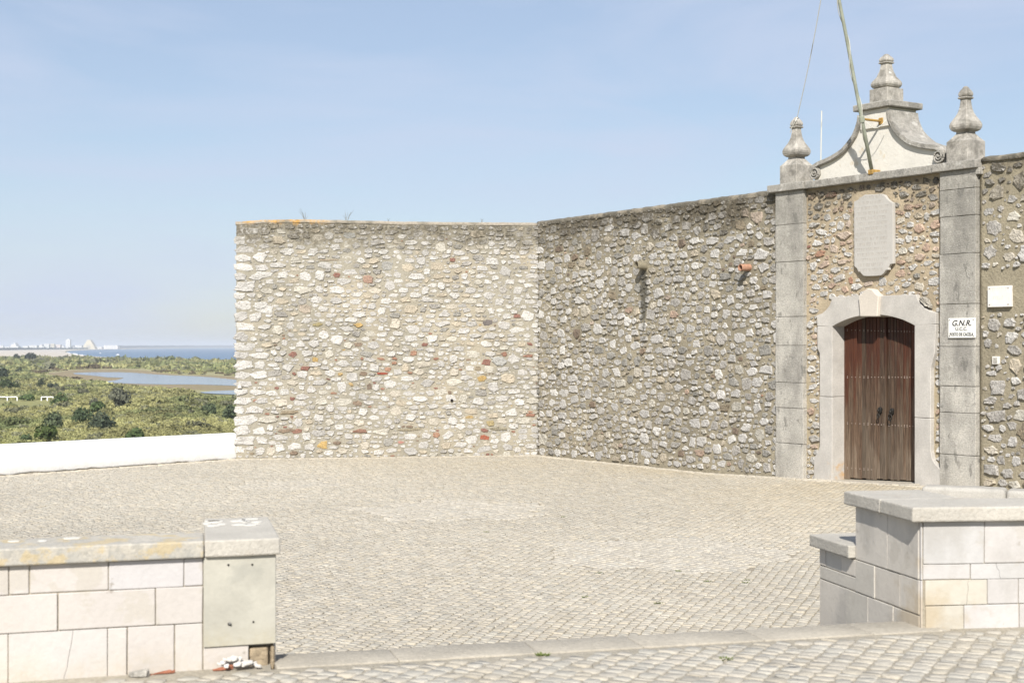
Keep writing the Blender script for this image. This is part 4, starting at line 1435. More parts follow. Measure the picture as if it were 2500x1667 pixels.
# broken corner showing the core stones
for (x0, x1, z0, z1, s) in ((1990, 2145, 1365, 1205, 1), (2155, 2200, 1372, 1172, 2)):
    a0, zz0 = Z2(x0, z0); a1, zz1 = Z2(x1, z1)
    bm = bmesh.new(); add_box(bm, a0 + .004, min(a1, -.002), .012, .2, zC, zP - .01 if s == 2 else zP - .02, .012, 2); roughen(bm, .006, 22, .05, s)
    bm_mk('core_stone', bm, M['rough_core'], lwall, LF)
# right end and return side in slabs
RLF = Frame(fpt(LF, 0), (LF.t[0] * sL[0] + LF.n[0] * sL[1], LF.t[1] * sL[0] + LF.n[1] * sL[1]))
slabs(RLF, lwall, [(zP, ZT, [.03, .45, .86]), (-.1, zP, [.03, .4, .86])], 'slab_warm', 12, y=-.004, th=.015)
# coping: plain end piece with return, and the lichened run
bm = bmesh.new(); add_flat(bm, [(-8, -.03), (-2.66, -.03), (-2.66, .35), (-8, .35)], ZT + .002, ZT + .0845, .008, 2); roughen(bm, .001, 9, .12, 1)
bm_mk('coping', bm, M['coping_old'], lwall, LF)
bm = bmesh.new(); add_flat(bm, [(-2.655, -.03), (XP + .0, -.03), (XP + .041, .35), (-2.655, .35)], ZT + .0015, ZT + .0845, .008, 2); roughen(bm, .001, 9, .12, 2)
bm_mk('coping', bm, M['coping_old'], lwall, LF)
bm = bmesh.new(); add_flat(bm, [(XP + .004, -.03), (.018, -.032), (.018 + sL[0] * .92, .92), (XP + .004 + .108 * .95, .92), (XP + .004 + .108 * .38, .35)], ZT + .001, ZT + .085, .009, 2)
roughen(bm, .001, 9, .12, 3)
bm_mk('coping', bm, M['coping'], lwall, LF)
# flakes of old whitewash on the copings
rr = random.Random(5)
for i in range(22):
    if i < 18:
        a = rr.uniform(-.34, -.06) + .07; y = rr.uniform(.48, .84); zt_ = ZT + .0865
    else:
        a = (-1.25, -1.12, -2.0, -.98)[i - 18]; y = (.24, .21, .2, .27)[i - 18]; zt_ = ZT + .0865
    w, h = rr.uniform(.02, .05), rr.uniform(.018, .04)
    pts = [(a + w * math.cos(t) * rr.uniform(.7, 1.1), y + h * math.sin(t) * rr.uniform(.7, 1.1)) for t in np.linspace(0, 2 * math.pi, 9)[:-1]]
    bm = bmesh.new(); add_flat(bm, pts, zt_ - .004, zt_ + .0015)
    bm_mk('whitewash_flake', bm, M['flake'], lwall, LF)

# debris at its foot
def shard(name, fr, a, y, w, h, t, m, label, cat, rot=0, seed=0, z=FGZ, group=None):
    bm = bmesh.new(); r = random.Random(seed)
    pts = [(a + w * math.cos(q + rot) * r.uniform(.6, 1.1), y + h * math.sin(q + rot) * r.uniform(.6, 1.1)) for q in np.linspace(0, 2 * math.pi, 8)[:-1]]
    add_flat(bm, pts, z - .004, z + t, .004)
    for v in bm.verts: v.co.z += (v.co.x - a) * r.uniform(-.0, .25) * (1 if v.co.z > z else 0)
    roughen(bm, .003, 40, 0, seed)
    return tag(bm_mk(name, bm, M[m], None, fr), label, cat, group)


a, _ = Z2(1760, 1400)
shard('brick_shard', LF, a, -.05, .055, .014, .012, 'brick', 'red brick shard lying beside the white plaster rubble at the wall corner', 'brick', .1, 2)
a, _ = Z2(1290, 1465)
shard('brick_shard', LF, a, -.045, .07, .009, .006, 'brick', 'thin red tile shard on the ground beside the grey stone', 'brick', .1, 5)
a, _ = Z2(1115, 1475)
st = shard('stone', LF, a, -.06, .06, .04, .022, 'limestone', 'grey rounded stone lying against the foot of the front left wall', 'stone', 0, 8)
a, _ = Z2(1850, 1380)
pr_ = empty('plaster_rubble', None, 'small heap of broken white plaster at the foot of the left wall corner', 'rubble', loc=fpt(LF, a, -.06) + (FGZ,))
r = random.Random(4)
for i in range(26):
    bm = bmesh.new(); x, y = a + r.triangular(-.12, .13, 0), -.055 + r.uniform(-.035, .04); s = r.uniform(.010, .027)
    zc = FGZ + max(0, .05 - abs(x - a) * .35) * r.uniform(.3, 1)
    pts = [(x + s * math.cos(q) * r.uniform(.7, 1.2), y + s * .7 * math.sin(q) * r.uniform(.6, 1.2)) for q in np.linspace(0, 2 * math.pi, 7)[:-1]]
    add_flat(bm, pts, zc, zc + .014, .003)
    tx_, ty_ = r.uniform(-.25, .25), r.uniform(-.1, .5)
    for v in bm.verts: v.co.z += (v.co.x - x) * tx_ + (v.co.y - y) * ty_
    bm_mk('plaster_piece', bm, M['chalk'], pr_, LF)

# ------------------------------------------------------------------ front right wall with lower stair flank
rwall = empty('boundary_wall', RF, 'stepped wall of white and yellow stained marble slabs with thick pale coping, front right', 'wall')
KP = lambda t, y: ((fpt(KF, -t, y)[0] - CR[0]) * RF.t[0] + (fpt(KF, -t, y)[1] - CR[1]) * RF.t[1], (fpt(KF, -t, y)[0] - CR[0]) * RF.n[0] + (fpt(KF, -t, y)[1] - CR[1]) * RF.n[1])
e = .009
ZR = 1.605
bm = bmesh.new()
pb = KP(.84, e)
add_flat(bm, [(e, e), (8, e), (8, .36), (.52, .36), KP(.84, .44), KP(.84, e)], -.3, ZR)
add_flat(bm, [KP(.84, e), KP(.84, .42), KP(1.40, .42), KP(1.40, e)], -.3, 1.275)
bm_mk('wall_core', bm, M['body'], rwall, RF)
Z3 = lambda x, y: RF.at(1860 + x * .3488, 1120 + y * .3488)
K3 = lambda x, y: KF.at(1860 + x * .3488, 1120 + y * .3488)
h1, h2, h3 = 1.362, 1.272, 1.128
MARB = [(.455, .435, .415), (.44, .43, .415), (.465, .44, .405), (.43, .42, .41)]
YEL = [(.46, .43, .365), (.455, .43, .375)]
fx = lambda x: Z3(x, 800)[0]
slabs(RF, rwall, [(.95, h2, [.0, fx(1128)]), (h2, ZR, [.0, fx(1126)])], 'slab_marble', 2, cols=MARB)
cracks[(round(fx(1461), 2), round(h2, 2))] = (fx(1672), fx(1640))
cracks[(round(fx(1142), 2), round(h3, 2))] = (fx(1435), fx(1450))
slabs(RF, rwall, [(h1, ZR, [fx(1129), fx(1559), fx(2050), fx(2500), 3.6, 4.3, 5.0]), (h2, h1, [fx(1130), fx(1461), fx(2000), fx(2600), 3.4, 4.4, 5.0])], 'slab_marble', 3, cols=MARB)
slabs(RF, rwall, [(h3, h2, [fx(1142), fx(1578)]), (.95, h3, [fx(1145), fx(1415)])], 'slab_marble', 5, cols=YEL)
slabs(RF, rwall, [(h3, h2, [fx(1578), fx(1798), fx(2200), 2.7, 3.5, 4.2, 5.0]), (.95, h3, [fx(1415), fx(1802), fx(2300), 3.0, 3.8, 5.0])], 'slab_marble', 6, cols=MARB)
GRM = [(.50, .465, .41), (.46, .435, .39), (.52, .48, .42), (.47, .44, .385)]
ka = lambda x, y: K3(x, y)[0]
slabs(KF, rwall, [(h2, ZR, [-.85, ka(880, 600), -.02])], 'slab_marble', 9, cols=GRM, y=.0)
slabs(KF, rwall, [(1.158, 1.27, [-1.40, ka(445, 690), ka(552, 720), -.85]), (1.07, 1.156, [-1.40, -.85])], 'slab_marble', 10, cols=GRM)
slabs(KF, rwall, [(1.07, 1.27, [-.85, ka(790, 860), ka(965, 930), -.02])], 'slab_marble', 14, cols=GRM)
slabs(KF, rwall, [(.70, 1.068, [-1.40, ka(580, 1000), ka(742, 1050), ka(918, 1080), -.02]), (.2, .698, [-1.40, -.9, -.4, -.02])], 'slab_marble', 15, cols=GRM)
# coping of the high part, L shaped, in three stones
o_ = .045
ct, cb = ZR + .085, ZR + .002
p1_ = KP(.42, -o_); p1i = KP(.42, .47)
end_o = KP(.93, -o_); end_i = KP(.93, .47)
cor = (-o_ - .02, -o_)
inner = (.50, .40)
bm = bmesh.new(); add_flat(bm, [p1_, p1i, end_i, end_o], cb, ct, .010, 2); roughen(bm, .003, 9, .1, 4)
bm_mk('coping', bm, M['coping'], rwall, RF)
dif = (p1_[0] - end_o[0], p1_[1] - end_o[1]); dl = math.hypot(*dif)
p2_ = (p1_[0] + dif[0] / dl * .004, p1_[1] + dif[1] / dl * .004); p2i = (p1i[0] + dif[0] / dl * .004, p1i[1] + dif[1] / dl * .004)
bm = bmesh.new(); add_flat(bm, [cor, (2.1, -o_), (2.1, .41), inner, p2i, p2_], cb, ct, .010, 2); roughen(bm, .003, 9, .1, 5)
bm_mk('coping', bm, M['coping'], rwall, RF)
bm = bmesh.new(); add_flat(bm, [(2.104, -o_), (8, -o_), (8, .41), (2.104, .41)], cb, ct, .010, 2)
bm_mk('coping', bm, M['coping'], rwall, RF)
bm = bmesh.new(); add_flat(bm, [KP(.856, -.045), KP(.856, .45), KP(1.46, .45), KP(1.46, -.045)], 1.277, 1.355, .008, 2); roughen(bm, .002, 9, .1, 6)
bm_mk('coping', bm, M['coping'], rwall, RF)

# ------------------------------------------------------------------ low granite bench by the gate
bA = ground(2249, 1186, .58); bB = ground(2560, 1201, .56)
BF = Frame(bA, (bB[0] - bA[0], bB[1] - bA[1]))
bl = math.hypot(bB[0] - bA[0], bB[1] - bA[1])
bench = empty('stone_bench', BF, 'low rounded granite bench at the foot of the right gate pilaster', 'bench')
xj = BF.at(2455, 1200)[0]
for i, (x0, x1) in enumerate(((0.0, xj), (xj + .006, bl + 1.2))):
    bm = bmesh.new(); add_box(bm, x0, x1, .0, .42, -.02, .575 - .012 * i, .06, 4); roughen(bm, .006, 6, .2, i)
    bm_mk('bench_stone', bm, M['granite'], bench, BF, smooth=True)

# ------------------------------------------------------------------ weeds
def dry_weed(px, label, h, seed, n=6, green=False):
    r = random.Random(seed)
    a, z = W1.at(px, 540, .15)
    bm = bmesh.new()
    for i in range(n):
        ang = r.uniform(-.9, .9); l = h * r.uniform(.5, 1)
        p = [(a + ang * .02, .2, z - .03), (a + ang * l * .35, .2 + r.uniform(-.05, .05), z + l * .55), (a + ang * l * .8, .2 + r.uniform(-.1, .1), z + l)]
        add_tube(bm, p, .0035, 4, .002)
    return tag(bm_mk('dry_weed', bm, M['twig'], None, W1), label, 'weed', 'dry weeds on the wall top')


dry_weed(746, 'bare twiggy weed on the pale wall top, the tallest, left of the other', .30, 1, 9)
dry_weed(846, 'bare twiggy weed on the pale wall top, second from the lichened corner', .27, 2, 8)
dry_weed(948, 'tiny bent dry sprig near the middle of the pale wall top', .09, 3, 4)
dry_weed(1178, 'tiny dry sprig on the pale wall top nearest the inner corner', .10, 4, 3)
weed_px = [(1464, 1399), (1429, 1458), (1607, 1473), (1656, 1395), (1727, 1421), (1825, 1418), (1820, 1424), (1375, 1262), (1187, 1298), (1770, 1608), (1324, 1597)]
V = []; Fc = []
r = random.Random(9)
for (px, py) in weed_px:
    x, y = ground(px, py, 0) if py < 1530 else ground(px, py, FGZ)
    z = plaza_z(x, y) if py < 1530 else FGZ
    for k in range(26):
        a = r.uniform(0, 6.28); d = r.uniform(0, .035); l = r.uniform(.010, .022)
        cx_, cy_ = x + d * math.cos(a), y + d * math.sin(a)
        o = len(V)
        V += [(cx_ - .006, cy_, z - .005), (cx_ + .006, cy_, z - .005), (cx_ + l * math.cos(a), cy_ + l * math.sin(a), z + l * .6)]
        Fc.append((o, o + 1, o + 2))
tag(mk('ground_weeds', V, Fc, M['weed']), kind='stuff')

# ------------------------------------------------------------------ far landscape
LZ = -18.0
G = lambda px, py: ground(px, py, LZ)


def far_mat(name, base, c2, c3, sc=.02, bumpd=0.0):
    m = bpy.data.materials.new(name); m.use_nodes = True
    g = N(m); bs = g.n['Principled BSDF']; bs.inputs['Roughness'].default_value = .95; bs.inputs['Specular IOR Level'].default_value = .1
    geo = g.new('ShaderNodeNewGeometry')
    c = g.mix(g.mr(g.noise(geo.outputs['Position'], sc, 5), .35, .65), base, c2)
    c = g.mix(g.mr(g.noise(geo.outputs['Position'], sc * 12, 4, .7), .5, .65), c, c3)
    g.link(c, bs.inputs['Base Color'])
    return m


M['marsh'] = far_mat('marsh_ground', (.20, .20, .085), (.25, .235, .10), (.15, .16, .07))
M['mud'] = far_mat('mud_flat', (.24, .185, .115), (.20, .17, .095), (.27, .22, .14), .03)
M['meadow'] = far_mat('salt_meadow', (.26, .245, .125), (.30, .265, .15), (.21, .21, .10), .03)
M['sand'] = far_mat('beach_sand', (.48, .42, .34), (.40, .36, .30), (.52, .47, .40), .01)
M['far_wood'] = far_mat('far_pine_belt', (.05, .065, .045), (.06, .075, .05), (.04, .05, .035), .002)
M['foam'] = mat('surf_foam', (.72, .74, .75), speck=None, blotch=None, bump=None)


def water(name, col, rough, bump_d, sc):
    m = bpy.data.materials.new(name); m.use_nodes = True
    g = N(m); bs = g.n['Principled BSDF']; bs.inputs['Roughness'].default_value = rough
    geo = g.new('ShaderNodeNewGeometry')
    mp = g.new('ShaderNodeMapping'); g.link(geo.outputs['Position'], mp.inputs[0]); mp.inputs['Scale'].default_value = (.25, 1, 1)
    n = g.noise(mp.outputs[0], sc * .05, 4)
    g.link(g.mix(g.mr(n, .35, .65), col, tuple(c * 1.25 for c in col)), bs.inputs['Base Color'])
    b = g.new('ShaderNodeBump'); b.inputs['Distance'].default_value = bump_d
    g.link(g.noise(geo.outputs['Position'], sc, 3), b.inputs['Height']); g.link(b.outputs[0], bs.inputs['Normal'])
    return m


M['sea'] = water('sea_water', (.045, .10, .17), .35, .35, .12)
M['lagoon'] = water('lagoon_water', (.05, .085, .13), .12, .012, .9)


def sheet(name, pts, z, m, thick=.3, parent=None):
    bm = bmesh.new()
    add_flat(bm, pts, z - thick, z)
    bmesh.ops.triangulate(bm, faces=bm.faces)
    return tag(bm_mk(name, bm, M[m], parent), kind='structure')


th = np.linspace(0, 2 * math.pi, 65)[:-1]
sea = tag(mk('sea', [(-29500, -1100, LZ - .9), (29500, -1100, LZ - .9), (29500, 44500, LZ - .9), (-29500, 44500, LZ - .9)], [(0, 1, 2, 3)], M['sea']), kind='structure')
near_coast = [(1400, 893), (900, 888.5), (700, 884), (577, 881.5), (500, 880), (420, 877.5), (360, 875.5), (300, 874), (262, 872), (235, 870.5), (215, 868.5), (195, 866), (180, 864), (168, 862), (160, 859.5), (163, 857.5), (175, 856)]
far_coast = [(200, 854.6), (240, 853.3), (300, 851.9), (360, 850.9), (430, 850.0), (500, 849.5), (577, 849.1), (800, 848.5), (1200, 848.0)]
coast = [G(*p) for p in near_coast] + [G(*p) for p in far_coast]
land_poly = [(900, -900)] + [(1500, 1100)] + coast + [(9000, 38000), (-26000, 38000), (-26000, -900)]
sheet('marsh_land', land_poly, LZ, 'marsh', 1.2)


def inset_strip(pts, w0, w1):
    """ribbon along a line of pixels, offset in the picture sense by measured heights"""
    return [G(x, y + w0) for x, y in pts] + [G(x, y + w1) for x, y in reversed(pts)]


sand_near = [(700, 884.3), (577, 881.8), (500, 880.3), (420, 877.8), (360, 875.8), (300, 874.3), (262, 872.3), (235, 870.8), (215, 868.8), (195, 866.3), (180, 864.3), (168, 862.3), (158, 859.7), (161, 857.3), (175, 855.8)]
sand_in = [(700, 885.6), (577, 883.4), (500, 882), (420, 880.5), (360, 879.5), (300, 878.5), (240, 877.5), (190, 874.5), (150, 872.5), (110, 871), (60, 870.5), (0, 869), (-60, 868), (-60, 856), (40, 854.5), (110, 853.5), (175, 853.2)]
far_in = [(200, 852.9), (240, 851.9), (300, 850.6), (360, 849.8), (430, 849.2), (500, 848.8), (577, 848.45), (800, 848.0), (1200, 847.6)]
beach = [G(*p) for p in sand_near] + [G(x, y - .05) for x, y in far_coast] + [G(*p) for p in reversed(far_in)] + [G(*p) for p in reversed(sand_in)]
sheet('beach', beach, LZ + .35, 'sand', .3)
foam = [G(x, y - .9) for x, y in near_coast[2:-1]] + [G(x, y + .1) for x, y in reversed(near_coast[2:-1])]
sheet('surf', foam, LZ - .55, 'foam', .1)
foam2 = [G(150 + i * 4.0, 858.2 + i * .55 + .9 * math.sin(i * 1.3)) for i in range(14)] + [G(150 + i * 4.0, 860.6 + i * .72 + .7 * math.sin(i * 2.1)) for i in range(13, -1, -1)]
sheet('surf', foam2, LZ - .4, 'foam', .1)
mud_px = [(150, 908), (175, 904), (230, 902.5), (300, 902), (350, 905), (400, 912), (440, 916), (520, 917), (577, 920), (760, 925), (760, 956), (600, 957), (480, 952), (400, 948), (330, 946), (270, 940), (245, 933), (200, 928), (150, 920), (110, 912)]
meadow_px = [(350, 899), (450, 905), (577, 908), (760, 912), (760, 968), (577, 962), (470, 958), (360, 948), (250, 938), (160, 928), (70, 914), (60, 905), (130, 900), (240, 898.5)]
sheet('salt_meadow', [G(*p) for p in meadow_px], LZ + .12, 'meadow', .1)
sheet('mud_flat', [G(*p) for p in mud_px], LZ + .24, 'mud', .1)
lag_px = [(177, 912), (190, 910.5), (230, 909.5), (290, 909.5), (330, 911), (380, 915), (420, 917.5), (470, 919), (520, 922.5), (577, 928.5), (760, 935), (760, 947), (577, 943), (540, 941.5), (480, 939.5), (400, 939.5), (330, 938), (270, 935.5), (250, 933), (280, 930), (300, 925), (302, 923.5), (280, 922.5), (260, 922), (240, 919), (205, 916), (185, 914.5)]
sheet('lagoon', [G(*p) for p in lag_px], LZ + .36, 'lagoon', .1)
sheet('lagoon', [G(*p) for p in ((487, 959), (520, 956), (577, 954), (760, 952), (760, 966), (577, 964.5), (530, 963), (500, 961.5))], LZ + .36, 'lagoon', .1)


def in_poly(x, y, P):
    x = np.asarray(x, float); y = np.asarray(y, float); c = np.zeros(x.shape, bool)
    for i in range(len(P)):
        x0, y0 = P[i]; x1, y1 = P[i - 1]
        cond = ((y0 > y) != (y1 > y)) & (x < (x1 - x0) * (y - y0) / (y1 - y0 + 1e-9) + x0)
        c ^= cond
    return c


def bush_arrays(x, y, z, rad, hgt, nl, base, seed, lf=.30, droop=0.0, var=.22):
    """vectorised leaf clumps for many bushes at once; x.. arrays, nl leaves each"""
    r = np.random.default_rng(seed)
    n = len(x)
    # several lobes per bush
    nl_lobe = 5
    la = r.uniform(0, 2 * np.pi, (n, nl_lobe)); ld = r.uniform(.0, .62, (n, nl_lobe)) * rad[:, None]
    lx = np.cos(la) * ld; ly = np.sin(la) * ld; lz = r.uniform(.25, .62, (n, nl_lobe)) * hgt[:, None]
    lr = r.uniform(.38, .62, (n, nl_lobe))
    k = r.integers(0, nl_lobe, (n, nl)); ii = np.arange(n)[:, None]
    u = r.normal(size=(n, nl, 3)); u[..., 2] = np.abs(u[..., 2]) * .9 - .25; u /= np.linalg.norm(u, axis=-1, keepdims=True)
    rr_ = r.uniform(.75, 1.05, (n, nl))
    cx = x[:, None] + lx[ii, k] + u[..., 0] * rr_ * lr[ii, k] * rad[:, None]
    cy = y[:, None] + ly[ii, k] + u[..., 1] * rr_ * lr[ii, k] * rad[:, None]
    cz = z[:, None] + lz[ii, k] + u[..., 2] * rr_ * lr[ii, k] * hgt[:, None] * .9
    cz = np.maximum(cz, z[:, None] + .02)
    C = np.stack([cx, cy, cz], -1)
    s = (lf * rad)[:, None, None] * r.uniform(.6, 1.3, (n, nl, 1))
    nrm = u + r.normal(0, .45, u.shape); nrm /= np.linalg.norm(nrm, axis=-1, keepdims=True)
    t1 = np.cross(nrm, r.normal(size=u.shape)); t1 /= np.linalg.norm(t1, axis=-1, keepdims=True); t2 = np.cross(nrm, t1)
    V = np.stack([C + t1 * s, C - t1 * s * .6 + t2 * s * .75, C - t1 * s * .4 - t2 * s * .8], 2).reshape(-1, 3)
    c = np.asarray(base)[:, None, :] * (1 + r.normal(0, var, (n, nl, 1)))
    c = np.clip(c, .01, .5)
    T = np.repeat(c.reshape(-1, 3), 3, 0)
    Fa = np.arange(len(V)).reshape(-1, 3)
    return V, Fa, T


rb = np.random.default_rng(21)
# drier and darker zones across the marsh
Vs, Fs, Ts = [], [], []
off = 0
for (d0, d1, sp, nl, rad, hh, lfz) in ((285, 430, 2.2, 210, 1.8, 1.5, .14), (430, 760, 3.0, 90, 2.2, 1.6, .19), (760, 1250, 4.6, 34, 3.2, 1.9, .28), (1250, 2350, 8.0, 15, 5.6, 3.0, .45)):
    area = .5 * (d1 ** 2 - d0 ** 2) * (760 / F)
    n = int(area / sp ** 2)
    d = np.sqrt(rb.uniform(d0 ** 2, d1 ** 2, n)); px = rb.uniform(-110, 650, n)
    x = (px - 1250) / F * d
    py = HOR + (CZ - LZ) * F / d
    ok = ~in_poly(px, py, [(a, b + (2.5 if b > 930 else -1.5)) for a, b in mud_px])
    ok &= ~((px < 134) & (py > 976) & (py < 1000))
    ok &= ~((px > 470) & (py > 950) & (py < 976 + (px - 470) * .02))
    mead = in_poly(px, py, meadow_px)
    ok &= ~(mead & (rb.random(n) < .80))
    ok &= ~in_poly(px, py, [(a, b + 1.0) for a, b in sand_in] + [(a, b) for a, b in reversed(far_coast)] + [(700, 860)])
    ok &= py > np.interp(px, [p[0] for p in sand_in[:12]][::-1], [p[1] for p in sand_in[:12]][::-1]) + .4
    if ok.sum() == 0: continue
    d, px, x, mead = d[ok], px[ok], x[ok], mead[ok]
    n = len(d)
    zone = nz(x, d * .45, .018, 3.0); zone2 = nz(x, d * .5, .06, 8.0)
    olive = np.array([.40, .38, .17]); green = np.array([.22, .255, .11]); grey = np.array([.25, .25, .155]); brown = np.array([.15, .12, .07])
    near = np.clip((420 - d) / 130, 0, 1)
    kx = np.clip((zone + .15 + zone2 * .7) * 2.6, 0, 1) * (.75 + .25 * near) + rb.uniform(-.1, .15, n) + np.clip((300 - px) / 300, 0, 1) * near * .45
    kx = np.clip(kx, 0, 1)[:, None]
    base = olive * (1 - kx) + green * kx
    g2 = (rb.random(n) < .12)[:, None]
    base = np.where(g2, grey, base)
    base = np.where((mead & (rb.random(n) < .5))[:, None], brown, base)
    base = base * rb.uniform(.78, 1.10, (n, 1)) * (1 + .35 * nz(x, d * .4, .035, 5.0))[:, None]
    sc = rb.uniform(.5, 1.15, n)
    tall = rb.random(n) < np.where(kx[:, 0] > .6, .10, .03)
    sc = np.where(tall, sc * 1.7, sc); base = np.where(tall[:, None], base * .72, base)
    V, Fa, T = bush_arrays(x, d, np.full(n, LZ), rad * sc, hh * sc * np.where(mead, .4, 1), nl, base, int(d0), lfz, var=.15)
    Vs.append(V); Fs.append(Fa + off); Ts.append(T); off += len(V)
print('scrub tris', off / 3)
scrub = mk('marsh_scrub', np.concatenate(Vs), np.concatenate(Fs), M['leaf'], tint=np.concatenate(Ts))
tag(scrub, kind='stuff')


def big_bush(px, py_base, wpx, hpx, colr, label, name='bush', group='large bushes rising from the marsh scrub', cat='bush', nl=420, trunk=False, lf=.16):
    x, d = G(px, py_base)
    w = wpx / F * d / 2 * 1.12; h = hpx / F * d * 1.3
    if trunk:
        root = empty(name, None, label, cat, group, loc=(x, d, LZ))
        bm = bmesh.new(); add_tube(bm, [(x, d, LZ - .2), (x + w * .1, d, LZ + h * .4), (x, d, LZ + h * .7)], w * .10, 8, w * .04)
        bm_mk('trunk', bm, M['twig'], root)
        V, Fa, T = bush_arrays(np.array([x]), np.array([d]), np.array([LZ + h * .18]), np.array([w]), np.array([h * .78]), nl, np.array([colr]), int(px) + 1, lf)
        mk('crown', V, Fa, M['leaf'], root, tint=T)
        return root
    V, Fa, T = bush_arrays(np.array([x]), np.array([d]), np.array([LZ]), np.array([w]), np.array([h]), nl, np.array([colr]), int(px) + 1, lf)
    # put the origin at the base
    o = mk(name, V - np.array([x, d, LZ]), Fa, M['leaf'], tint=T)
    o.location = (x, d, LZ)
    return tag(o, label, cat, group)


DG = (.075, .105, .05); MG = (.095, .135, .05); GG = (.15, .155, .11)
big_bush(292, 1002, 62, 44, GG, 'large grey feathery bush, the biggest in the middle of the marsh scrub')
big_bush(230, 998, 28, 22, GG, 'small grey bush just left of the largest grey bush')
big_bush(243, 1016, 50, 30, MG, 'bright green bush just below the small grey bush')
big_bush(195, 1046, 56, 38, DG, 'dark green bush left of the blackish round bush near the parapet')
big_bush(253, 1056, 62, 40, (.075,.095,.06), 'blackish green round bush right of centre above the white parapet')
big_bush(128, 1056, 56, 34, (.105,.13,.07), 'grey green bush at the left of the dark pair near the parapet')
big_bush(62, 1087, 34, 26, (.085,.12,.055), 'dark round bush close to the parapet top at far left')
big_bush(330, 1082, 66, 30, MG, 'wide mid green bush touching the parapet top')
big_bush(120, 1086, 70, 38, (.085, .115, .035), 'leafy light green bush along the parapet top')
big_bush(513, 1020, 46, 28, (.09,.115,.06), 'dark bush in the scrub beside the stone wall edge')
big_bush(560, 1032, 44, 34, (.09,.115,.065), 'dark bush half hidden by the left edge of the stone wall')
big_bush(100, 950, 20, 20, (.055, .07, .04), 'small dark pointed bush below the brown mud bank')
big_bush(130, 954, 24, 17, (.07, .085, .06), 'small round dark bush beside the pointed one')
big_bush(8, 928, 34, 24, (.05, .065, .04), 'dark bush at the left photo edge above the dark slope')
big_bush(20, 953, 44, 22, (.06, .08, .035), 'green bush at the left photo edge above the white fence')
big_bush(48, 913, 18, 11, (.06, .075, .045), 'tiny dark bush left of the mud bank')
big_bush(146, 992, 44, 26, MG, 'dark leafy bush at the right end of the white fence')
big_bush(70, 978, 48, 12, MG, 'low green bush growing through the white fence')
big_bush(75, 884, 28, 20, (.035, .045, .032), 'dark round tree standing near the beach', 'tree', 'dark trees near the beach', 'tree', 500, True, .20)
big_bush(41, 884, 16, 16, (.05, .06, .045), 'small dark pointed tree left of the round tree near the beach', 'tree', 'dark trees near the beach', 'tree', 300, True, .22)
big_bush(10, 882, 14, 9, (.06, .07, .055), 'smallest dark tree near the beach, at the photo edge', 'tree', 'dark trees near the beach', 'tree', 200, True, .24)

# white fence pieces in the scrub
for (x0, x1, label) in ((-30, 42, 'white post and rail fence piece at the left photo edge in the scrub'), (101, 130, 'short white post and rail fence piece left of a dark bush in the scrub')):
    gx0, gy0 = G(x0, 978); gx1, gy1 = G(x1, 978)
    root = empty('fence', None, label, 'fence', 'white fence pieces in the scrub', loc=(gx0, gy0, LZ))
    h = 6.8 / F * gy0
    k = 4 if x1 - x0 > 50 else 3
    bm = bmesh.new(); add_box(bm, gx0, gx1, gy0 - .15, gy0 + .15, LZ + h + .25, LZ + h + .55, .02); bm_mk('rail', bm, M['white_paint'], root)
    for i in range(k):
        xx = gx0 + (gx1 - gx0) * i / (k - 1)
        bm = bmesh.new(); add_box(bm, xx - .18, xx + .18, gy0 - .13, gy0 + .13, LZ - .2, LZ + h + .25, .02); bm_mk('post', bm, M['white_paint'], root)

# pine belt along the far coast
V = []; Fc = []; r = random.Random(3)
def ridge(pts, name, thick, ztop_fn, m='far_wood'):
    V = []; Fc = []
    n = len(pts)
    for i, (x, y, h) in enumerate(pts):
        V += [(x, y, LZ - .5), (x, y, LZ + h), (x * (1 + thick / y), y + thick, LZ + h * .9), (x * (1 + thick / y), y + thick, LZ - .5)]
    for i in range(n - 1):
        for k in range(4):
            a = i * 4 + k; b = i * 4 + (k + 1) % 4
            Fc.append((a, b, b + 4, a + 4))
    Fc.append((0, 3, 2, 1)); Fc.append(((n - 1) * 4, (n - 1) * 4 + 1, (n - 1) * 4 + 2, (n - 1) * 4 + 3))
    return tag(mk(name, V, Fc, M[m]), kind='stuff')
pts = []
for i in range(240):
    px = 262 + i * 4.2
    yb = float(np.interp(px, [262, 300, 360, 430, 500, 577, 800, 1300], [850.6, 850.2, 849.6, 849.1, 848.75, 848.4, 848.0, 847.7]))
    yt = float(np.interp(px, [262, 290, 430, 577, 1300], [844.6, 843.8, 843.2, 843.0, 843.0])) + mnoise.noise(Vector((px * .08, 0, 0))) * .9 + mnoise.noise(Vector((px * .4, 4, 0))) * .5
    x, d = G(px, yb)
    pts.append((x, d, (yb - yt) / F * d))
ridge(pts, 'pine_belt', 900, None)
pts = []
for i in range(120):
    px = -160 + i * 3.6
    yb = float(np.interp(px, [-160, 0, 60, 120, 200, 262], [856.5, 855.0, 853.8, 852.9, 852.2, 851.0]))
    yt = float(np.interp(px, [-160, 0, 60, 120, 200, 262], [849.5, 849, 848.6, 848.8, 849.0, 849.0])) + mnoise.noise(Vector((px * .09, 9, 0))) * 1.0 + mnoise.noise(Vector((px * .4, 4, 0))) * .5
    x, d = G(px, yb)
    pts.append((x, d, (yb - yt) / F * d))
ridge(pts, 'dune_scrub', 250, None, 'far_wood')

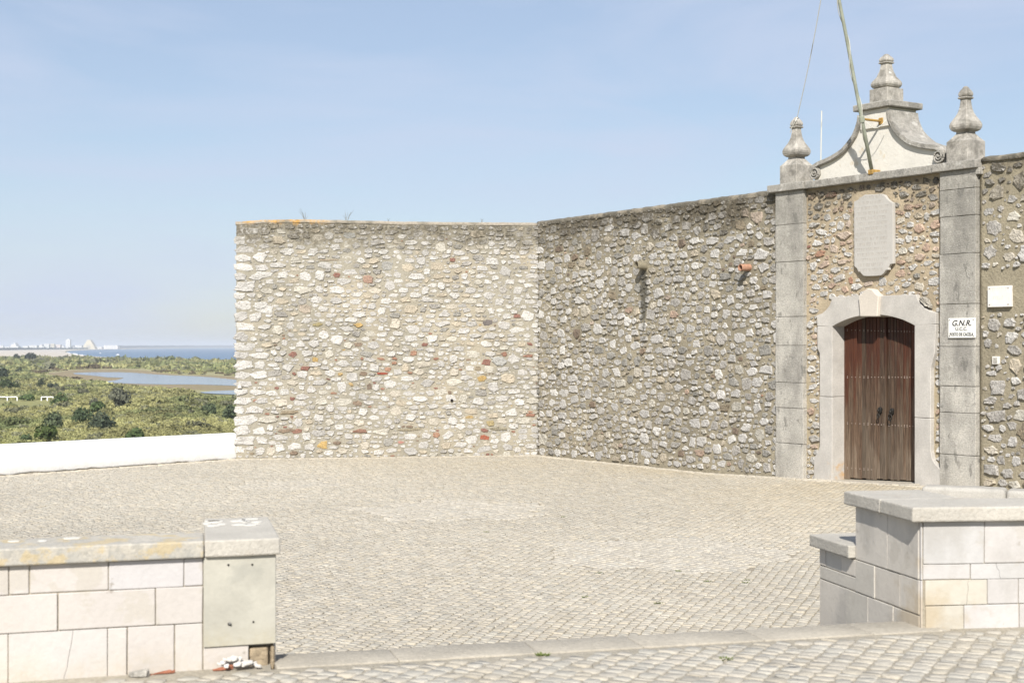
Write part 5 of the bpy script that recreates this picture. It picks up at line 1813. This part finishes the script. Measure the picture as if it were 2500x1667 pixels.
# far town
M['town_white'] = mat('town_render', (.62, .61, .59), speck=None, blotch=None, bump=None)
M['town_cream'] = mat('town_cream_render', (.55, .49, .36), speck=None, blotch=None, bump=None)
M['town_pink'] = mat('town_rose_render', (.62, .52, .46), speck=None, blotch=None, bump=None)
M['town_dark'] = mat('town_window', (.18, .22, .27), rough=.4, speck=None, blotch=None, bump=None)
TB = 853.4
tq = lambda x: x * .12755
tow = [
    (0, 62, 185, 'town_white', 'flat', 'long low white building at the photo edge, leftmost of the far town'),
    (92, 170, 205, 'town_white', 'flat', 'low white house left of the stepped white block in the far town'),
    (180, 345, 135, 'town_white', 'step', 'stepped white block standing alone at the left end of the far town'),
    (435, 530, 190, 'town_white', 'flat', 'low white terrace between the stepped block and the long white row'),
    (545, 700, 180, 'town_white', 'flat', 'white row of houses, lowest part of the long far row'),
    (710, 840, 160, 'town_white', 'step', 'white stepped apartment block in the middle of the long far row'),
    (842, 935, 150, 'town_white', 'flat', 'tall white apartment block right of the stepped one in the far row'),
    (955, 1035, 150, 'town_cream', 'flat', 'cream apartment block beside the rose one in the far town'),
    (1037, 1150, 165, 'town_pink', 'flat', 'rose apartment block left of the tower in the far town'),
    (1165, 1235, 180, 'town_white', 'step', 'small white block at the left foot of the far tower'),
    (1258, 1340, 70, 'town_white', 'tower', 'tall slab tower, highest building of the far town'),
    (1345, 1430, 180, 'town_white', 'step', 'small white building with a turret right of the tower'),
    (1440, 1560, 178, 'town_white', 'flat', 'white block between the tower and the pyramid building'),
    (1565, 1820, 75, 'town_cream', 'pyramid', 'cream pyramid shaped apartment building in the far town'),
    (1822, 1945, 205, 'town_white', 'flat', 'low white building at the right foot of the pyramid building'),
    (1985, 2250, 180, 'town_white', 'flat', 'long white block at the right end of the far town by the beach'),
]
for (x0, x1, yt, m, kind, label) in tow:
    yb = float(np.interp(tq(x0), [0, 100, 200, 300], [852.6, 852.2, 851.9, 851.7]))
    xa, d = G(tq(x0), yb); xb, _ = G(tq(x1), yb)
    h = (yb - (820 + yt * .12755)) / F * d
    w = xb - xa; dp = min(w, 60)
    root = empty('building', None, label, 'building', 'buildings of the far town', loc=((xa + xb) / 2, d, LZ))
    bm = bmesh.new(); fl = max(2, int(h / 5.5))
    if kind in ('flat', 'tower'):
        add_box(bm, xa, xb, d, d + dp, LZ - 1, LZ + h)
        if kind == 'tower': add_box(bm, xa + w * .25, xb - w * .25, d + dp * .2, d + dp * .8, LZ + h, LZ + h + 4)
    elif kind == 'step':
        add_box(bm, xa, xb, d, d + dp, LZ - 1, LZ + h * .5); add_box(bm, xa + w * .2, xb - w * .25, d + 1, d + dp, LZ + h * .5, LZ + h * .8); add_box(bm, xa + w * .5, xb - w * .35, d + 2, d + dp, LZ + h * .8, LZ + h)
    else:
        n = 9
        for i in range(n):
            f0, f1 = i / n, (i + 1) / n
            e = .40 * w * (f0 ** 1.1)
            add_box(bm, xa + e, xb - e * 1.05, d + i * 1.5, d + dp, LZ - 1 if i == 0 else LZ + h * f0, LZ + h * f1)
    bm_mk('wall', bm, M[m], root)
    ww = w * (.8 if kind != 'pyramid' else .3)
    cxm = (xa + xb) / 2
    wins = min(fl, 10)
    htop = h * (.9 if kind in ('flat', 'tower') else .42)
    for i in range(wins):
        z = LZ + htop * (i + .55) / wins
        bm = bmesh.new()
        nb = max(2, int(ww / 9))
        for j in range(nb):
            xx = cxm - ww / 2 + ww * (j + .25) / nb
            add_box(bm, xx, xx + ww / nb * .5, d - .3, d + .02, z, z + htop / wins * .4)
        tag(bm_mk('window', bm, M['town_dark'], root), kind='stuff')

# small boats on the bay
for (px, py, w, label) in ((288, 866.5, 9, 'white motor boat on the bay, largest and in the middle of the three'), (245, 862, 5, 'tiny white boat on the bay farthest left, near the surf'), (483.5, 874.5, 7, 'white boat on the bay nearest the stone wall')):
    x, d = ground(px, py, LZ - .9)
    L = w / F * d; hgt = L * .16
    root = empty('boat', None, label, 'boat', 'white boats on the bay', loc=(x, d, LZ - .9))
    bm = bmesh.new()
    add_prism(bm, [(x - L / 2, LZ - .9), (x + L * .42, LZ - .9), (x + L / 2, LZ - .9 + hgt), (x - L / 2, LZ - .9 + hgt)], d - L * .12, d + L * .12)
    bm_mk('hull', bm, M['town_white'], root)
    bm = bmesh.new(); add_box(bm, x - L * .2, x + L * .12, d - L * .08, d + L * .08, LZ - .9 + hgt, LZ - .9 + hgt * 1.9)
    bm_mk('cabin', bm, M['town_white'], root)

# hillside between the parapet and the marsh, and the ground of the fort
hv = []; hf = []
xs = np.linspace(-90, 90, 25); prof = [(-60, -.6), (0, -.6), (31, -.6), (36, -1.2), (60, -6.5), (110, -12), (170, -16), (240, LZ - .3)]
for (y, z) in prof:
    for x in xs:
        yy = y if y < 31 else y
        hv.append((x, yy, z))
for j in range(len(prof) - 1):
    for i in range(24):
        a = j * 25 + i
        hf.append((a, a + 1, a + 26, a + 25))
tag(mk('hillside', hv, hf, M['marsh'], smooth=True), kind='structure')

# ------------------------------------------------------------------ haze
hz = bpy.data.materials.new('haze_air'); hz.use_nodes = True
g = N(hz)
g.n.remove(g.n['Principled BSDF'])
pv = g.new('ShaderNodeVolumePrincipled')
pv.inputs['Color'].default_value = (.86, .92, 1.0, 1)
pv.inputs['Density'].default_value = 7.5e-5
pv.inputs['Anisotropy'].default_value = .0
g.link(pv.outputs[0], g.n['Material Output'].inputs['Volume'])
bm = bmesh.new(); add_box(bm, -30000, 30000, -1300, 45000, LZ - 3, 75)
haze = bm_mk('haze', bm, hz)
haze['kind'] = 'stuff'
for o in list(bpy.data.objects):
    if '_m' in o: del o['_m']
